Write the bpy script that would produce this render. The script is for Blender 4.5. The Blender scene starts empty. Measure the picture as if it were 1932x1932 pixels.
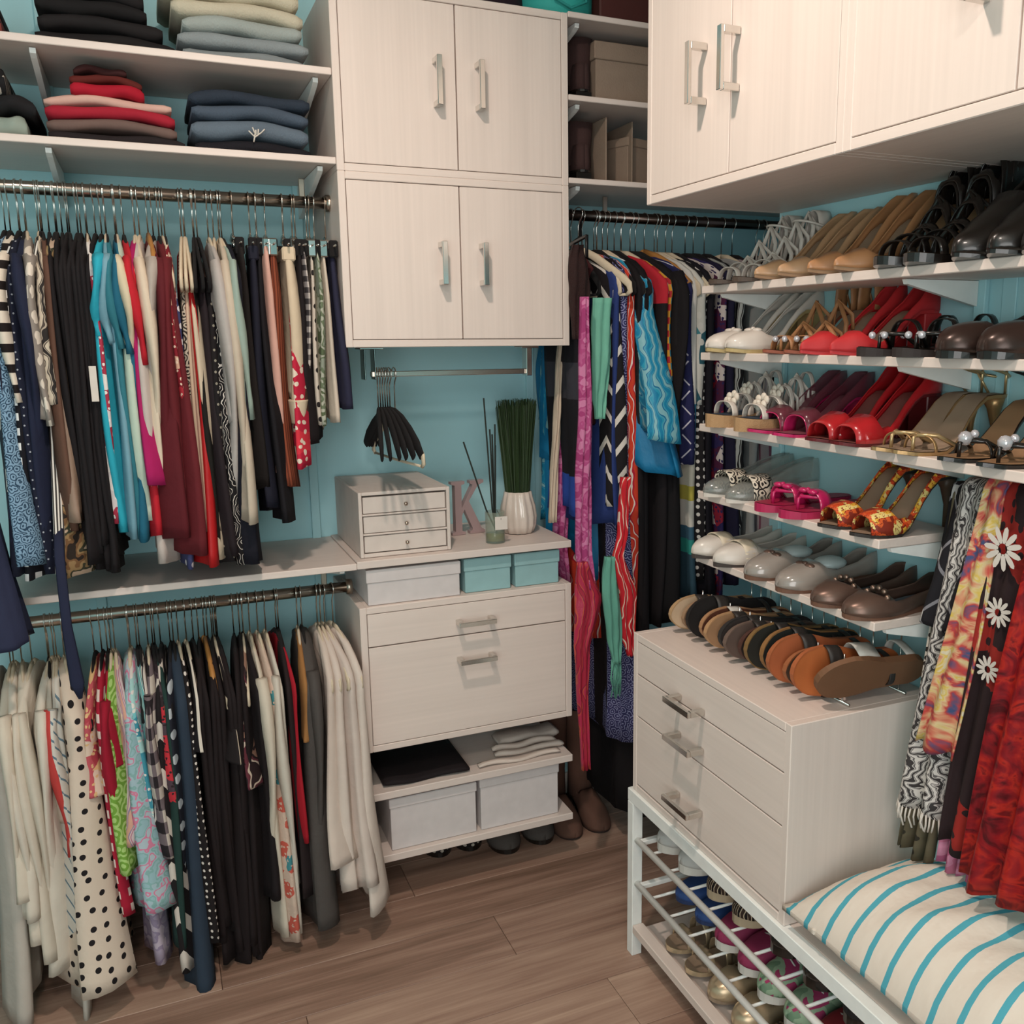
import bpy, math, random
from mathutils import Vector, Matrix, noise
from math import sin, cos, pi, sqrt, radians
random.seed(7)
S = bpy.context.scene
COL = S.collection
# ------------------------------------------------------------------ camera
YAW, PIT, ROL = 0.42584830, -0.18818229, -0.0057341771
FOC, CX, CY, H = 1749.53, 1084.43, 970.94, 1.55
_f = Vector((sin(YAW)*cos(PIT), cos(YAW)*cos(PIT), sin(PIT)))
_r0 = Vector((cos(YAW), -sin(YAW), 0)); _u0 = _r0.cross(_f)
_r = cos(ROL)*_r0 + sin(ROL)*_u0; _u = -sin(ROL)*_r0 + cos(ROL)*_u0
EYE = Vector((0, 0, H))
cam = bpy.data.cameras.new('camera'); co = bpy.data.objects.new('camera', cam); COL.objects.link(co)
co.matrix_world = Matrix(((_r.x, _u.x, -_f.x, 0), (_r.y, _u.y, -_f.y, 0), (_r.z, _u.z, -_f.z, H), (0, 0, 0, 1)))
cam.sensor_width = 36; cam.lens = FOC/1932*36
cam.shift_x = -(CX-966)/1932; cam.shift_y = (CY-966)/1932
cam.clip_start = 0.05
S.camera = co
# ------------------------------------------------------------------ light
w = bpy.data.worlds.new('world'); S.world = w; w.use_nodes = True
w.node_tree.nodes['Background'].inputs[0].default_value = (0.72, 0.80, 0.88, 1)
w.node_tree.nodes['Background'].inputs[1].default_value = 0.3
def area(name, loc, size, power, colr, rot=(0, 0, 0)):
    l = bpy.data.lights.new(name, 'AREA'); l.shape = 'DISK'; l.size = size; l.energy = power; l.color = colr
    o = bpy.data.objects.new(name, l); COL.objects.link(o); o.location = loc; o.rotation_euler = rot; return o
area('ceiling_light', (0.26, 1.28, 2.69), 0.10, 18, (1.0, 0.83, 0.72))
area('ceiling_light_entry', (-0.1, -0.1, 2.66), 0.3, 14, (1.0, 0.87, 0.77))
area('added_fill_light', (-0.45, -1.25, 1.45), 2.0, 48, (1.0, 0.96, 0.94), (radians(86), 0, radians(-20)))  # added soft fill, flattens shadows and lifts low parts; no opening behind it
S.view_settings.view_transform = 'Standard'; S.view_settings.look = 'None'; S.view_settings.gamma = 1
S.view_settings.use_curve_mapping = False
S.view_settings.exposure = 0.12
# a pixel of the 1932 px photograph carried onto a real plane of the room
def ray(px, py): return ((px-CX)/FOC)*_r + (-(py-CY)/FOC)*_u + _f
def AX(px, py, x): d = ray(px, py); return EYE + d*(x/d.x)
def AY(px, py, y): d = ray(px, py); return EYE + d*(y/d.y)
def AZ(px, py, z): d = ray(px, py); return EYE + d*((z-H)/d.z)
# ------------------------------------------------------------------ room measures
YB, YF = 2.71, 2.33          # back wall, front plane of the back units
XW = 1.36                    # right wall (shoe wall), ends at YE
YE = 1.84
UX0, UX1 = 0.445, 1.045      # centre units
YR = 2.45                    # rods
# ------------------------------------------------------------------ colours and materials
def lin(h):
    if isinstance(h, str):
        h = h.lstrip('#'); c = [int(h[i:i+2], 16)/255 for i in (0, 2, 4)]
    else: c = h
    return tuple((v/12.92 if v <= .04045 else ((v+.055)/1.055)**2.4) for v in c) + (1,)
MATS = {}
class N:
    def __init__(s, name):
        s.m = bpy.data.materials.new(name); s.m.use_nodes = True; s.t = s.m.node_tree
        s.b = s.t.nodes['Principled BSDF']
    def n(s, typ, **kw):
        o = s.t.nodes.new(typ)
        for k, v in kw.items():
            if k.startswith('i_'):
                key = k[2:]; key = int(key) if key.isdigit() else key
                o.inputs[key].default_value = v
            else: setattr(o, k, v)
        return o
    def l(s, a, b): s.t.links.new(a, b)
    def math(s, op, a, b=0.0, c=None):
        o = s.n('ShaderNodeMath', operation=op)
        for i, v in enumerate((a, b) if c is None else (a, b, c)):
            if isinstance(v, (int, float)): o.inputs[i].default_value = v
            else: s.l(v, o.inputs[i])
        return o.outputs[0]
    def mix(s, f, a, b):
        o = s.n('ShaderNodeMix', data_type='RGBA')
        if isinstance(f, (int, float)): o.inputs[0].default_value = f
        else: s.l(f, o.inputs[0])
        for i, v in ((6, a), (7, b)):
            if isinstance(v, tuple): o.inputs[i].default_value = v
            else: s.l(v, o.inputs[i])
        return o.outputs[2]
    def ramp(s, f, cols, const=True):
        o = s.n('ShaderNodeValToRGB'); cr = o.color_ramp
        cr.interpolation = 'CONSTANT' if const else 'LINEAR'
        n = len(cols)
        while len(cr.elements) < n: cr.elements.new(0.5)
        for i, c in enumerate(cols):
            p, cc = (c if isinstance(c, tuple) and len(c) == 2 else (i/n, c))
            cr.elements[i].position = p; cr.elements[i].color = lin(cc)
        s.l(f, o.inputs[0]); return o.outputs[0]
def cloth(kind, *cols, s=1.0, rough=.85, bump=.25, **o):
    """printed cloth; pattern runs on the mesh's own uv, which is in metres"""
    key = ('cloth', kind, cols, s, rough, bump, tuple(sorted(o.items())))
    if key in MATS: return MATS[key]
    q = N('cloth_'+kind); uv = q.n('ShaderNodeTexCoord').outputs['UV']
    c = [lin(x) for x in cols]
    sp = q.n('ShaderNodeSeparateXYZ'); q.l(uv, sp.inputs[0]); U, V = sp.outputs[0], sp.outputs[1]
    def vor(scale, rnd=1.0, feat='F1', dist=0.0):
        src = uv
        if dist:
            nz = q.n('ShaderNodeTexNoise', i_Scale=scale*.6); q.l(uv, nz.inputs['Vector'])
            a = q.n('ShaderNodeVectorMath', operation='SCALE'); q.l(nz.outputs['Color'], a.inputs[0]); a.inputs['Scale'].default_value = dist
            b = q.n('ShaderNodeVectorMath', operation='ADD'); q.l(uv, b.inputs[0]); q.l(a.outputs[0], b.inputs[1]); src = b.outputs[0]
        v = q.n('ShaderNodeTexVoronoi', voronoi_dimensions='2D', feature=feat, i_Scale=scale, i_Randomness=rnd); q.l(src, v.inputs['Vector']); return v
    nz = q.n('ShaderNodeTexNoise', i_Scale=14.0, i_Detail=3.0); q.l(uv, nz.inputs['Vector'])
    if kind == 'solid': base = q.mix(nz.outputs[0], tuple(x*.86 for x in c[0][:3])+(1,), tuple(min(1, x*1.12) for x in c[0][:3])+(1,))
    elif kind == 'hstripe': base = q.mix(q.math('GREATER_THAN', q.math('FRACT', q.math('MULTIPLY', V, s)), o.get('w', .5)), c[0], c[1])
    elif kind == 'vstripe': base = q.mix(q.math('GREATER_THAN', q.math('FRACT', q.math('MULTIPLY', U, s)), o.get('w', .5)), c[0], c[1])
    elif kind == 'diag': base = q.mix(q.math('GREATER_THAN', q.math('FRACT', q.math('MULTIPLY', q.math('ADD', U, V), s)), o.get('w', .6)), c[0], c[1])
    elif kind == 'check':
        a = q.math('GREATER_THAN', q.math('FRACT', q.math('MULTIPLY', V, s)), .5); b = q.math('GREATER_THAN', q.math('FRACT', q.math('MULTIPLY', U, s)), .5)
        base = q.ramp(q.math('MULTIPLY', q.math('ADD', a, b), .45), [(0, cols[0]), (.3, cols[1]), (.7, cols[2])])
    elif kind == 'dots': base = q.mix(q.math('LESS_THAN', vor(s, o.get('r', .25)).outputs['Distance'], o.get('w', .22)), c[0], c[1])
    elif kind == 'rings':
        d = vor(s, 1, 'F1', .02).outputs['Distance']
        base = q.mix(q.math('GREATER_THAN', q.math('SINE', q.math('MULTIPLY', d, o.get('k', 16))), o.get('w', .3)), c[0], c[1])
    elif kind == 'floral':
        v = vor(s, 1, 'F1', .05); g = q.n('ShaderNodeSeparateColor'); q.l(v.outputs['Color'], g.inputs[0])
        base = q.ramp(g.outputs[0], list(cols))
        v2 = vor(s*2.4, 1, 'F1', .02); base = q.mix(q.math('LESS_THAN', v2.outputs['Distance'], .22), base, c[-1])
    elif kind == 'swirl':
        wv = q.n('ShaderNodeTexWave', i_Scale=s, i_Distortion=o.get('d', 9.0), i_Detail=2.0); q.l(uv, wv.inputs['Vector'])
        n_ = len(cols); base = q.ramp(wv.outputs['Fac'], [(i/n_, cc) for i, cc in enumerate(cols)])
    elif kind == 'camo':
        n2 = q.n('ShaderNodeTexNoise', i_Scale=s, i_Detail=1.5); q.l(uv, n2.inputs['Vector'])
        m_ = len(cols); base = q.ramp(n2.outputs[0], [(0 if i == 0 else .36+.28*i/m_, cc) for i, cc in enumerate(cols)])
    elif kind == 'zig':
        t = q.math('PINGPONG', q.math('MULTIPLY', U, s), .5)
        base = q.mix(q.math('GREATER_THAN', q.math('FRACT', q.math('ADD', q.math('MULTIPLY', V, s*.8), t)), o.get('w', .72)), c[0], c[1])
    elif kind == 'lattice':
        a = q.math('ABSOLUTE', q.math('SUBTRACT', q.math('FRACT', q.math('MULTIPLY', q.math('ADD', U, V), s)), .5))
        b = q.math('ABSOLUTE', q.math('SUBTRACT', q.math('FRACT', q.math('MULTIPLY', q.math('SUBTRACT', U, V), s)), .5))
        ln = q.math('LESS_THAN', q.math('MINIMUM', a, b), .035); dt = q.math('LESS_THAN', q.math('ADD', a, b), .2)
        base = q.mix(dt, q.mix(ln, c[0], c[2]), c[1])
    elif kind == 'bands':   # list of (z from top, colour)
        base = q.ramp(q.math('MULTIPLY', V, -s), [x for x in zip(o['pos'], cols)])
    elif kind == 'blotch':
        n2 = q.n('ShaderNodeTexNoise', i_Scale=s, i_Detail=3.0, i_Distortion=1.2); q.l(uv, n2.inputs['Vector'])
        m_ = len(cols); base = q.ramp(n2.outputs[0], [(.34+.32*i/(m_-1), cc) for i, cc in enumerate(cols)], False)
        if o.get('spot'): base = q.mix(q.math('LESS_THAN', vor(s*1.6, 1, 'F1', .03).outputs['Distance'], .13), base, lin(o['spot']))
    q.l(base, q.b.inputs['Base Color'])
    q.b.inputs['Roughness'].default_value = rough
    q.b.inputs['Specular IOR Level'].default_value = .25
    f = q.n('ShaderNodeTexNoise', i_Scale=o.get('bs', 60.0), i_Detail=2.0); q.l(uv, f.inputs['Vector'])
    bm = q.n('ShaderNodeBump', i_Strength=bump, i_Distance=.004); q.l(f.outputs[0], bm.inputs['Height']); q.l(bm.outputs[0], q.b.inputs['Normal'])
    if o.get('alpha'): q.b.inputs['Alpha'].default_value = o['alpha']
    MATS[key] = q.m; return q.m
def plain(name, col, rough=.5, metal=0.0, bump=0.0, bscale=200.0, trans=0.0, coat=0.0, alpha=1.0, ior=1.45):
    key = ('plain', name)
    if key in MATS: return MATS[key]
    q = N(name); q.b.inputs['Base Color'].default_value = lin(col); q.b.inputs['Roughness'].default_value = rough
    q.b.inputs['Metallic'].default_value = metal; q.b.inputs['Transmission Weight'].default_value = trans
    q.b.inputs['Coat Weight'].default_value = coat; q.b.inputs['IOR'].default_value = ior; q.b.inputs['Alpha'].default_value = alpha
    tc = q.n('ShaderNodeTexCoord').outputs['Object']
    nz = q.n('ShaderNodeTexNoise', i_Scale=bscale*.15, i_Detail=2.0); q.l(tc, nz.inputs['Vector'])
    if not metal and not trans:
        c = lin(col); base = q.mix(nz.outputs[0], tuple(x*.9 for x in c[:3])+(1,), tuple(min(1, x*1.08) for x in c[:3])+(1,)); q.l(base, q.b.inputs['Base Color'])
    if bump:
        n2 = q.n('ShaderNodeTexNoise', i_Scale=bscale, i_Detail=2.0); q.l(tc, n2.inputs['Vector'])
        bm = q.n('ShaderNodeBump', i_Strength=bump, i_Distance=.002); q.l(n2.outputs[0], bm.inputs['Height']); q.l(bm.outputs[0], q.b.inputs['Normal'])
    MATS[key] = q.m; return q.m
def laminate(name, col, axis):
    """driftwood-white laminate with fine streaks along one local axis"""
    q = N(name); tc = q.n('ShaderNodeTexCoord').outputs['Object']
    mp = q.n('ShaderNodeMapping'); q.l(tc, mp.inputs[0])
    sc = [110, 110, 110]; sc[axis] = 2.2; mp.inputs['Scale'].default_value = sc
    a = q.n('ShaderNodeTexNoise', i_Scale=1.0, i_Detail=3.0); q.l(mp.outputs[0], a.inputs['Vector'])
    mp2 = q.n('ShaderNodeMapping'); q.l(tc, mp2.inputs[0]); sc = [16, 16, 16]; sc[axis] = .5; mp2.inputs['Scale'].default_value = sc
    b = q.n('ShaderNodeTexNoise', i_Scale=1.0, i_Detail=2.0); q.l(mp2.outputs[0], b.inputs['Vector'])
    f = q.math('ADD', q.math('MULTIPLY', a.outputs[0], .5), q.math('MULTIPLY', b.outputs[0], .5))
    c = lin(col)
    cr = q.n('ShaderNodeValToRGB'); q.l(f, cr.inputs[0])
    cr.color_ramp.elements[0].position = .3; cr.color_ramp.elements[0].color = tuple(x*.92 for x in c[:3])+(1,)
    cr.color_ramp.elements[1].position = .7; cr.color_ramp.elements[1].color = tuple(min(1, x*1.04) for x in c[:3])+(1,)
    q.l(cr.outputs[0], q.b.inputs['Base Color']); q.b.inputs['Roughness'].default_value = .45
    bm = q.n('ShaderNodeBump', i_Strength=.12, i_Distance=.001); q.l(a.outputs[0], bm.inputs['Height']); q.l(bm.outputs[0], q.b.inputs['Normal'])
    return q.m
LAM = '#dccdc3'
M_V = laminate('laminate_upright_grain', LAM, 2); M_H = laminate('laminate_level_grain', LAM, 0)
M_SH = laminate('laminate_shelf', '#d9cbc2', 0); M_SHY = laminate('laminate_shelf_along_wall', '#dccdc3', 1)
M_CHROME = plain('chrome', '#d6d2cc', .16, 1.0)
M_NICKEL = plain('brushed_nickel', '#b5a698', .3, 1.0)
M_ROD = plain('dark_chrome', '#b8aea4', .24, 1.0)
M_WHITE = plain('white_paint_metal', '#e6e8e4', .4)
M_BLACKV = plain('black_velvet', '#141112', .95, bump=.3, bscale=900)
M_CREAMV = plain('cream_velvet', '#cdbda4', .95, bump=.3, bscale=900)
M_WOOD = plain('hanger_wood', '#a8743c', .5)
def wallmat():
    q = N('turquoise_wall_paint'); tc = q.n('ShaderNodeTexCoord').outputs['Object']
    a = q.n('ShaderNodeTexNoise', i_Scale=3.0, i_Detail=4.0); q.l(tc, a.inputs['Vector'])
    q.l(q.mix(a.outputs[0], lin('#a6d4db'), lin('#afdce2')), q.b.inputs['Base Color']); q.b.inputs['Roughness'].default_value = .7
    b = q.n('ShaderNodeTexNoise', i_Scale=260.0); q.l(tc, b.inputs['Vector'])
    bm = q.n('ShaderNodeBump', i_Strength=.12, i_Distance=.001); q.l(b.outputs[0], bm.inputs['Height']); q.l(bm.outputs[0], q.b.inputs['Normal'])
    return q.m
M_WALL = wallmat()
def plankmat():
    q = N('oak_look_plank'); tc = q.n('ShaderNodeTexCoord').outputs['Object']; oi = q.n('ShaderNodeObjectInfo')
    ad = q.n('ShaderNodeVectorMath', operation='ADD'); q.l(tc, ad.inputs[0])
    cv = q.n('ShaderNodeCombineXYZ'); q.l(q.math('MULTIPLY', oi.outputs['Random'], 37.0), cv.inputs[0]); q.l(q.math('MULTIPLY', oi.outputs['Random'], 11.0), cv.inputs[1])
    q.l(cv.outputs[0], ad.inputs[1])
    mp = q.n('ShaderNodeMapping'); q.l(ad.outputs[0], mp.inputs[0]); mp.inputs['Scale'].default_value = (1.6, 26, 1)
    a = q.n('ShaderNodeTexNoise', i_Scale=1.0, i_Detail=5.0, i_Distortion=.4); q.l(mp.outputs[0], a.inputs['Vector'])
    mp2 = q.n('ShaderNodeMapping'); q.l(ad.outputs[0], mp2.inputs[0]); mp2.inputs['Scale'].default_value = (6, 160, 1)
    b = q.n('ShaderNodeTexNoise', i_Scale=1.0, i_Detail=3.0); q.l(mp2.outputs[0], b.inputs['Vector'])
    f = q.math('ADD', q.math('ADD', q.math('MULTIPLY', a.outputs[0], .62), q.math('MULTIPLY', b.outputs[0], .25)), q.math('MULTIPLY', oi.outputs['Random'], .16))
    q.l(q.ramp(f, [(.3, '#735a4b'), (.46, '#927464'), (.6, '#a78a78'), (.78, '#bfa38e')], False), q.b.inputs['Base Color'])
    q.b.inputs['Roughness'].default_value = .48
    bm = q.n('ShaderNodeBump', i_Strength=.15, i_Distance=.001); q.l(b.outputs[0], bm.inputs['Height']); q.l(bm.outputs[0], q.b.inputs['Normal'])
    return q.m
M_PLANK = plankmat()
# ------------------------------------------------------------------ mesh tools
class MB:
    def __init__(s): s.v = []; s.f = []; s.uv = []; s.sm = []
    def add(s, vs, fs, uvs=None, smooth=False):
        b = len(s.v); s.v += [tuple(v) for v in vs]
        s.uv += (uvs if uvs else [None]*len(vs))
        for f in fs: s.f.append(tuple(i+b for i in f)); s.sm.append(smooth)
        return s
    def box(s, x0, x1, y0, y1, z0, z1):
        v = [(x, y, z) for x in (x0, x1) for y in (y0, y1) for z in (z0, z1)]
        return s.add(v, [(0, 1, 3, 2), (4, 6, 7, 5), (0, 4, 5, 1), (2, 3, 7, 6), (0, 2, 6, 4), (1, 5, 7, 3)])
    def bbox(s, x0, x1, y0, y1, z0, z1, b=.0015):
        """box with chamfered edges (24 verts)"""
        V = []; idx = {}
        def g(i, j, k, a):
            p = [(x0, x1)[i], (y0, y1)[j], (z0, z1)[k]]; sg = [(1, -1)[i], (1, -1)[j], (1, -1)[k]]
            for t in range(3):
                if t != a: p[t] += sg[t]*b
            key = (i, j, k, a)
            if key not in idx: idx[key] = len(V); V.append(tuple(p))
            return idx[key]
        F = []
        for a in range(3):
            o = [t for t in range(3) if t != a]
            for e in (0, 1):
                q = []
                for (m, n) in ((0, 0), (1, 0), (1, 1), (0, 1)):
                    ijk = [0, 0, 0]; ijk[a] = e; ijk[o[0]] = m; ijk[o[1]] = n; q.append(g(*ijk, a))
                F.append(tuple(q))
        for a in range(3):
            b1, c1 = [t for t in range(3) if t != a]
            for m in (0, 1):
                for n in (0, 1):
                    q = []
                    for e, ax in ((0, b1), (0, c1), (1, c1), (1, b1)):
                        ijk = [0, 0, 0]; ijk[a] = e; ijk[b1] = m; ijk[c1] = n; q.append(g(*ijk, ax))
                    F.append(tuple(q))
        for i in (0, 1):
            for j in (0, 1):
                for k in (0, 1): F.append((g(i, j, k, 0), g(i, j, k, 1), g(i, j, k, 2)))
        return s.add(V, F)
    def prism(s, pts, axis, a, b):
        """polygon pts (2-D) extruded along axis 0/1/2 from a to b"""
        n = len(pts); V = []
        for d in (a, b):
            for p in pts:
                q = list(p); q.insert(axis, d); V.append(tuple(q))
        F = [tuple(range(n)), tuple(range(2*n-1, n-1, -1))] + [(i, (i+1) % n, (i+1) % n+n, i+n) for i in range(n)]
        return s.add(V, F)
    def tube(s, path, r, n=8, cap=True, flat=None):
        P = [Vector(p) for p in path]; V = []; m = len(P)
        R = r if isinstance(r, list) else [r]*m
        prev = None
        for i, p in enumerate(P):
            t = (P[min(i+1, m-1)]-P[max(i-1, 0)]).normalized()
            if prev is None:
                u = t.orthogonal().normalized() if flat is None else (Vector(flat)-t*t.dot(Vector(flat))).normalized()
            else: u = (prev-t*t.dot(prev)).normalized()
            prev = u; v = t.cross(u)
            for k in range(n):
                a = 2*pi*k/n; rr = R[i]
                ra, rb = (rr if isinstance(rr, tuple) else (rr, rr))
                V.append(tuple(p+u*(cos(a)*ra)+v*(sin(a)*rb)))
        F = [(i*n+k, i*n+(k+1) % n, (i+1)*n+(k+1) % n, (i+1)*n+k) for i in range(m-1) for k in range(n)]
        if cap: F += [tuple(range(n-1, -1, -1)), tuple(range((m-1)*n, m*n))]
        return s.add(V, F, None, True)
    def lathe(s, prof, c=(0, 0, 0), n=24, fold=None):
        V = []; F = []
        for i, (r, z) in enumerate(prof):
            for k in range(n):
                a = 2*pi*k/n; rr = r*(1+(fold(a, i) if fold else 0))
                V.append((c[0]+rr*cos(a), c[1]+rr*sin(a), c[2]+z))
        m = len(prof)
        F = [(i*n+k, i*n+(k+1) % n, (i+1)*n+(k+1) % n, (i+1)*n+k) for i in range(m-1) for k in range(n)]
        F += [tuple(range(n-1, -1, -1)), tuple(range((m-1)*n, m*n))]
        return s.add(V, F, None, True)
    def sphere(s, c, r, n=10, m=6, sc=(1, 1, 1)):
        V = [(c[0], c[1], c[2]-r*sc[2])]
        for i in range(1, m):
            t = -pi/2+pi*i/m
            for k in range(n): V.append((c[0]+r*sc[0]*cos(t)*cos(2*pi*k/n), c[1]+r*sc[1]*cos(t)*sin(2*pi*k/n), c[2]+r*sc[2]*sin(t)))
        V.append((c[0], c[1], c[2]+r*sc[2])); L = len(V)-1
        F = [(0, 1+(k+1) % n, 1+k) for k in range(n)] + [(L, L-n+k, L-n+(k+1) % n) for k in range(n)]
        for i in range(m-2): F += [(1+i*n+k, 1+i*n+(k+1) % n, 1+(i+1)*n+(k+1) % n, 1+(i+1)*n+k) for k in range(n)]
        return s.add(V, F, None, True)
    def build(s, name, mat, parent=None, loc=None, rot=None, solid=0):
        me = bpy.data.meshes.new(name); me.from_pydata(s.v, [], s.f); 
        me.polygons.foreach_set('use_smooth', s.sm)
        if any(u is not None for u in s.uv) or True:
            ul = me.uv_layers.new(name='uv')
            for p in me.polygons:
                nx, ny, nz = (abs(c) for c in p.normal)
                for li in p.loop_indices:
                    vi = me.loops[li].vertex_index; u = s.uv[vi]
                    if u is None:
                        x, y, z = s.v[vi]
                        u = (y, z) if nx >= ny and nx >= nz else ((x, z) if ny >= nz else (x, y))
                    ul.data[li].uv = u
        me.materials.append(mat); me.update()
        o = bpy.data.objects.new(name, me); COL.objects.link(o)
        if parent: o.parent = parent
        if loc: o.location = loc
        if rot: o.rotation_euler = rot
        if solid:
            md = o.modifiers.new('thick', 'SOLIDIFY'); md.thickness = solid; md.offset = 0
        return o
LABELS = []
def tag(o, label, cat, group=None, kind=None):
    o['label'] = label; o['category'] = cat
    if group: o['group'] = group
    if kind: o['kind'] = kind
    LABELS.append((label, group)); return o
def thing(name, label, cat, loc=(0, 0, 0), rz=0, group=None, rot=None):
    o = bpy.data.objects.new(name, None); COL.objects.link(o); o.location = loc
    o.rotation_euler = rot if rot else (0, 0, rz); o.empty_display_size = .05
    return tag(o, label, cat, group)
def struct(name, mb, m, parent=None):
    o = mb.build(name, m, parent)
    if not parent: o['kind'] = 'structure'
    return o
def copy_tree(root, loc, rz=None, label=None, group=None):
    c = root.copy(); COL.objects.link(c); c.location = loc
    if rz is not None: c.rotation_euler = (0, 0, rz)
    if label: c['label'] = label
    if group: c['group'] = group
    LABELS.append((c['label'], c.get('group')))
    for ch in root.children:
        d = ch.copy(); COL.objects.link(d); d.parent = c
        for g in ch.children:
            e = g.copy(); COL.objects.link(e); e.parent = d
    return c
# ================================================================== ROOM
fl = struct('floor', MB().box(-1.4, 2.3, -1.4, 2.85, -.08, -.006), plain('subfloor', '#3a2c22', .8))
pl_w, pl_l = .178, 1.22
pm = None
row = 0; y = YB
while y > .2:
    off = (row*.43) % 1.0
    x = -1.35-off*pl_l
    while x < 2.2:
        if pm is None:
            o = MB().bbox(0, pl_l-.0012, -pl_w+.0012, 0, -.006, 0, .0012).build('plank', M_PLANK, fl); pm = o.data
        else:
            o = bpy.data.objects.new('plank', pm); COL.objects.link(o); o.parent = fl
        o.location = (x, y, 0)
        x += pl_l
    y -= pl_w; row += 1
struct('wall_back', MB().box(-1.4, 2.3, YB, YB+.1, 0, 2.75), M_WALL)
struct('wall_right', MB().box(XW, XW+.12, -1.4, YE, 0, 2.75), M_WALL)
struct('wall_alcove', MB().box(2.2, 2.3, YE-.3, YB, 0, 2.75), M_WALL)
struct('wall_left', MB().box(-1.4, -1.3, -1.4, YB, 0, 2.75), M_WALL)
struct('wall_front', MB().box(-1.4, 2.3, -1.5, -1.4, 0, 2.75), M_WALL)
struct('ceiling', MB().box(-1.4, 2.3, -1.5, YB+.1, 2.75, 2.85), plain('ceiling_paint', '#ded8cf', .8))
struct('baseboard_back', MB().bbox(-1.3, 2.2, YB-.014, YB, 0, .09), plain('trim_white', '#cfcac2', .5))
# ================================================================== CABINETRY
def bow_handle(parent, u, z0, z1, vertical=True, length=None, m=M_CHROME, pro=.034):
    """square-section bow handle standing off the face at local y=0"""
    mb = MB(); t = .0065
    if vertical:
        mb.bbox(u-t, u+t, -pro-.008, -pro, z0, z1, .001)
        for z in (z0, z1-.013): mb.bbox(u-t, u+t, -pro, 0, z, z+.013, .001)
    else:
        z = z0; a, b = u, u+length
        mb.bbox(a, b, -pro-.008, -pro, z-t, z+t, .001)
        for x in (a, b-.013): mb.bbox(x, x+.013, -pro, 0, z-t, z+t, .001)
    return mb.build('handle', m, parent)
def carcass(t, W, D, z0, z1, th=.018, top=True):
    MB().bbox(0, th, 0, D, z0, z1).build('side_panel', M_V, t); MB().bbox(W-th, W, 0, D, z0, z1).build('side_panel', M_V, t)
    MB().bbox(th, W-th, 0, D, z0, z0+th).build('bottom_panel', M_H, t)
    MB().bbox(th, W-th, 0, D, z1-th, z1).build('top_panel', M_H, t)
    MB().box(th, W-th, D-.008, D-.002, z0+th, z1-th).build('back_panel', M_H, t)
def door(t, u0, u1, z0, z1, hu, hz0, hz1):
    g = .0016
    d = MB().bbox(u0+g, u1-g, .001, .019, z0+g, z1-g, .001).build('door', M_V, t)
    bow_handle(d, hu, hz0, hz1)
def drawer(t, u0, u1, z0, z1, hu, hl, hz):
    g = .0016
    d = MB().bbox(u0+g, u1-g, .001, .019, z0+g, z1-g, .001).build('drawer_front', M_H, t)
    bow_handle(d, hu, hz, hz, False, hl)
W = UX1-UX0; D = YB-YF-.002
for (z0, z1, hz, lab) in ((1.530, 1.943, (1.683, 1.787), 'whitewashed wood two-door wall cabinet above the hanging bar, lower of the stacked two'),
                          (1.943, 2.362, (2.103, 2.215), 'whitewashed wood two-door wall cabinet at the ceiling, upper of the stacked two')):
    t = thing('wall_cabinet', lab, 'cabinet', (UX0, YF, 0), group=None)
    carcass(t, W, D, z0, z1)
    door(t, .018, W/2, z0+.018, z1-.018, .247, *hz); door(t, W/2, W-.018, z0+.018, z1-.018, .354, *hz)
# drawer unit
t = thing('drawer_unit', 'whitewashed wood wall-hung drawer unit with a shallow and a deep drawer', 'cabinet', (UX0, YF, 0))
carcass(t, W, D, .465, .866)
drawer(t, .018, W-.018, .757, .848, .256, .104, .797); drawer(t, .018, W-.018, .483, .757, .256, .104, .691)
# centre shelves
def board(name, lab, x0, x1, y0, y1, z0, z1, m=M_SH, brackets=()):
    t = thing(name, lab, 'shelf', (x0, y0, z0))
    MB().bbox(0, x1-x0, 0, y1-y0, 0, z1-z0).build('board', m, t)
    for bx in brackets:
        b = bx-x0; d = y1-y0
        MB().prism([(.03, -.002), (d-.004, -.002), (d-.004, -.085), (d-.02, -.085), (.05, -.018), (.032, -.012)], 0, b-.006, b+.006).build('bracket', M_WHITE, t)
    return t
board('counter_shelf', 'whitewashed shelf holding the small drawer box and the plant', UX0, 1.046, YF, YB-.003, .970, .990)
board('lower_shelf', 'whitewashed shelf with black and white folded cloths below the drawer unit', UX0, 1.046, YF, YB-.003, .323, .344)
board('lower_shelf', 'whitewashed bottom shelf holding two white lidded boxes near floor', UX0, 1.046, YF, YB-.003, .137, .158)
# left shelves
board('wall_shelf', 'upper left wall shelf with black and pale jeans stacks', -1.25, .4445, YF+.004, YB-.003, 2.154, 2.170, brackets=(-.165, .412))
board('wall_shelf', 'left wall shelf above the rod with red and denim stacks', -1.25, .4445, YF+.004, YB-.003, 1.957, 1.973, brackets=(-.155, .412))
board('wall_shelf', 'long left shelf between upper and lower hanging clothes', -1.25, .4445, YF, YB-.003, .969, .986, brackets=(.412,))
# alcove shelves
for z, lab in ((2.353, 'topmost alcove shelf carrying turquoise bag and brown box'), (2.155, 'middle alcove shelf carrying the beige lidded box'), (1.950, 'lowest alcove shelf above the long rod')):
    if z < 2.0:
        board('alcove_shelf', lab, 1.0465, 2.19, YF, YB-.003, z, z+.014, brackets=(1.085,))
    else: board('alcove_shelf', lab, 1.0465, 2.19, YF, YB-.003, z, z+.014, brackets=(1.085,))
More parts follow.
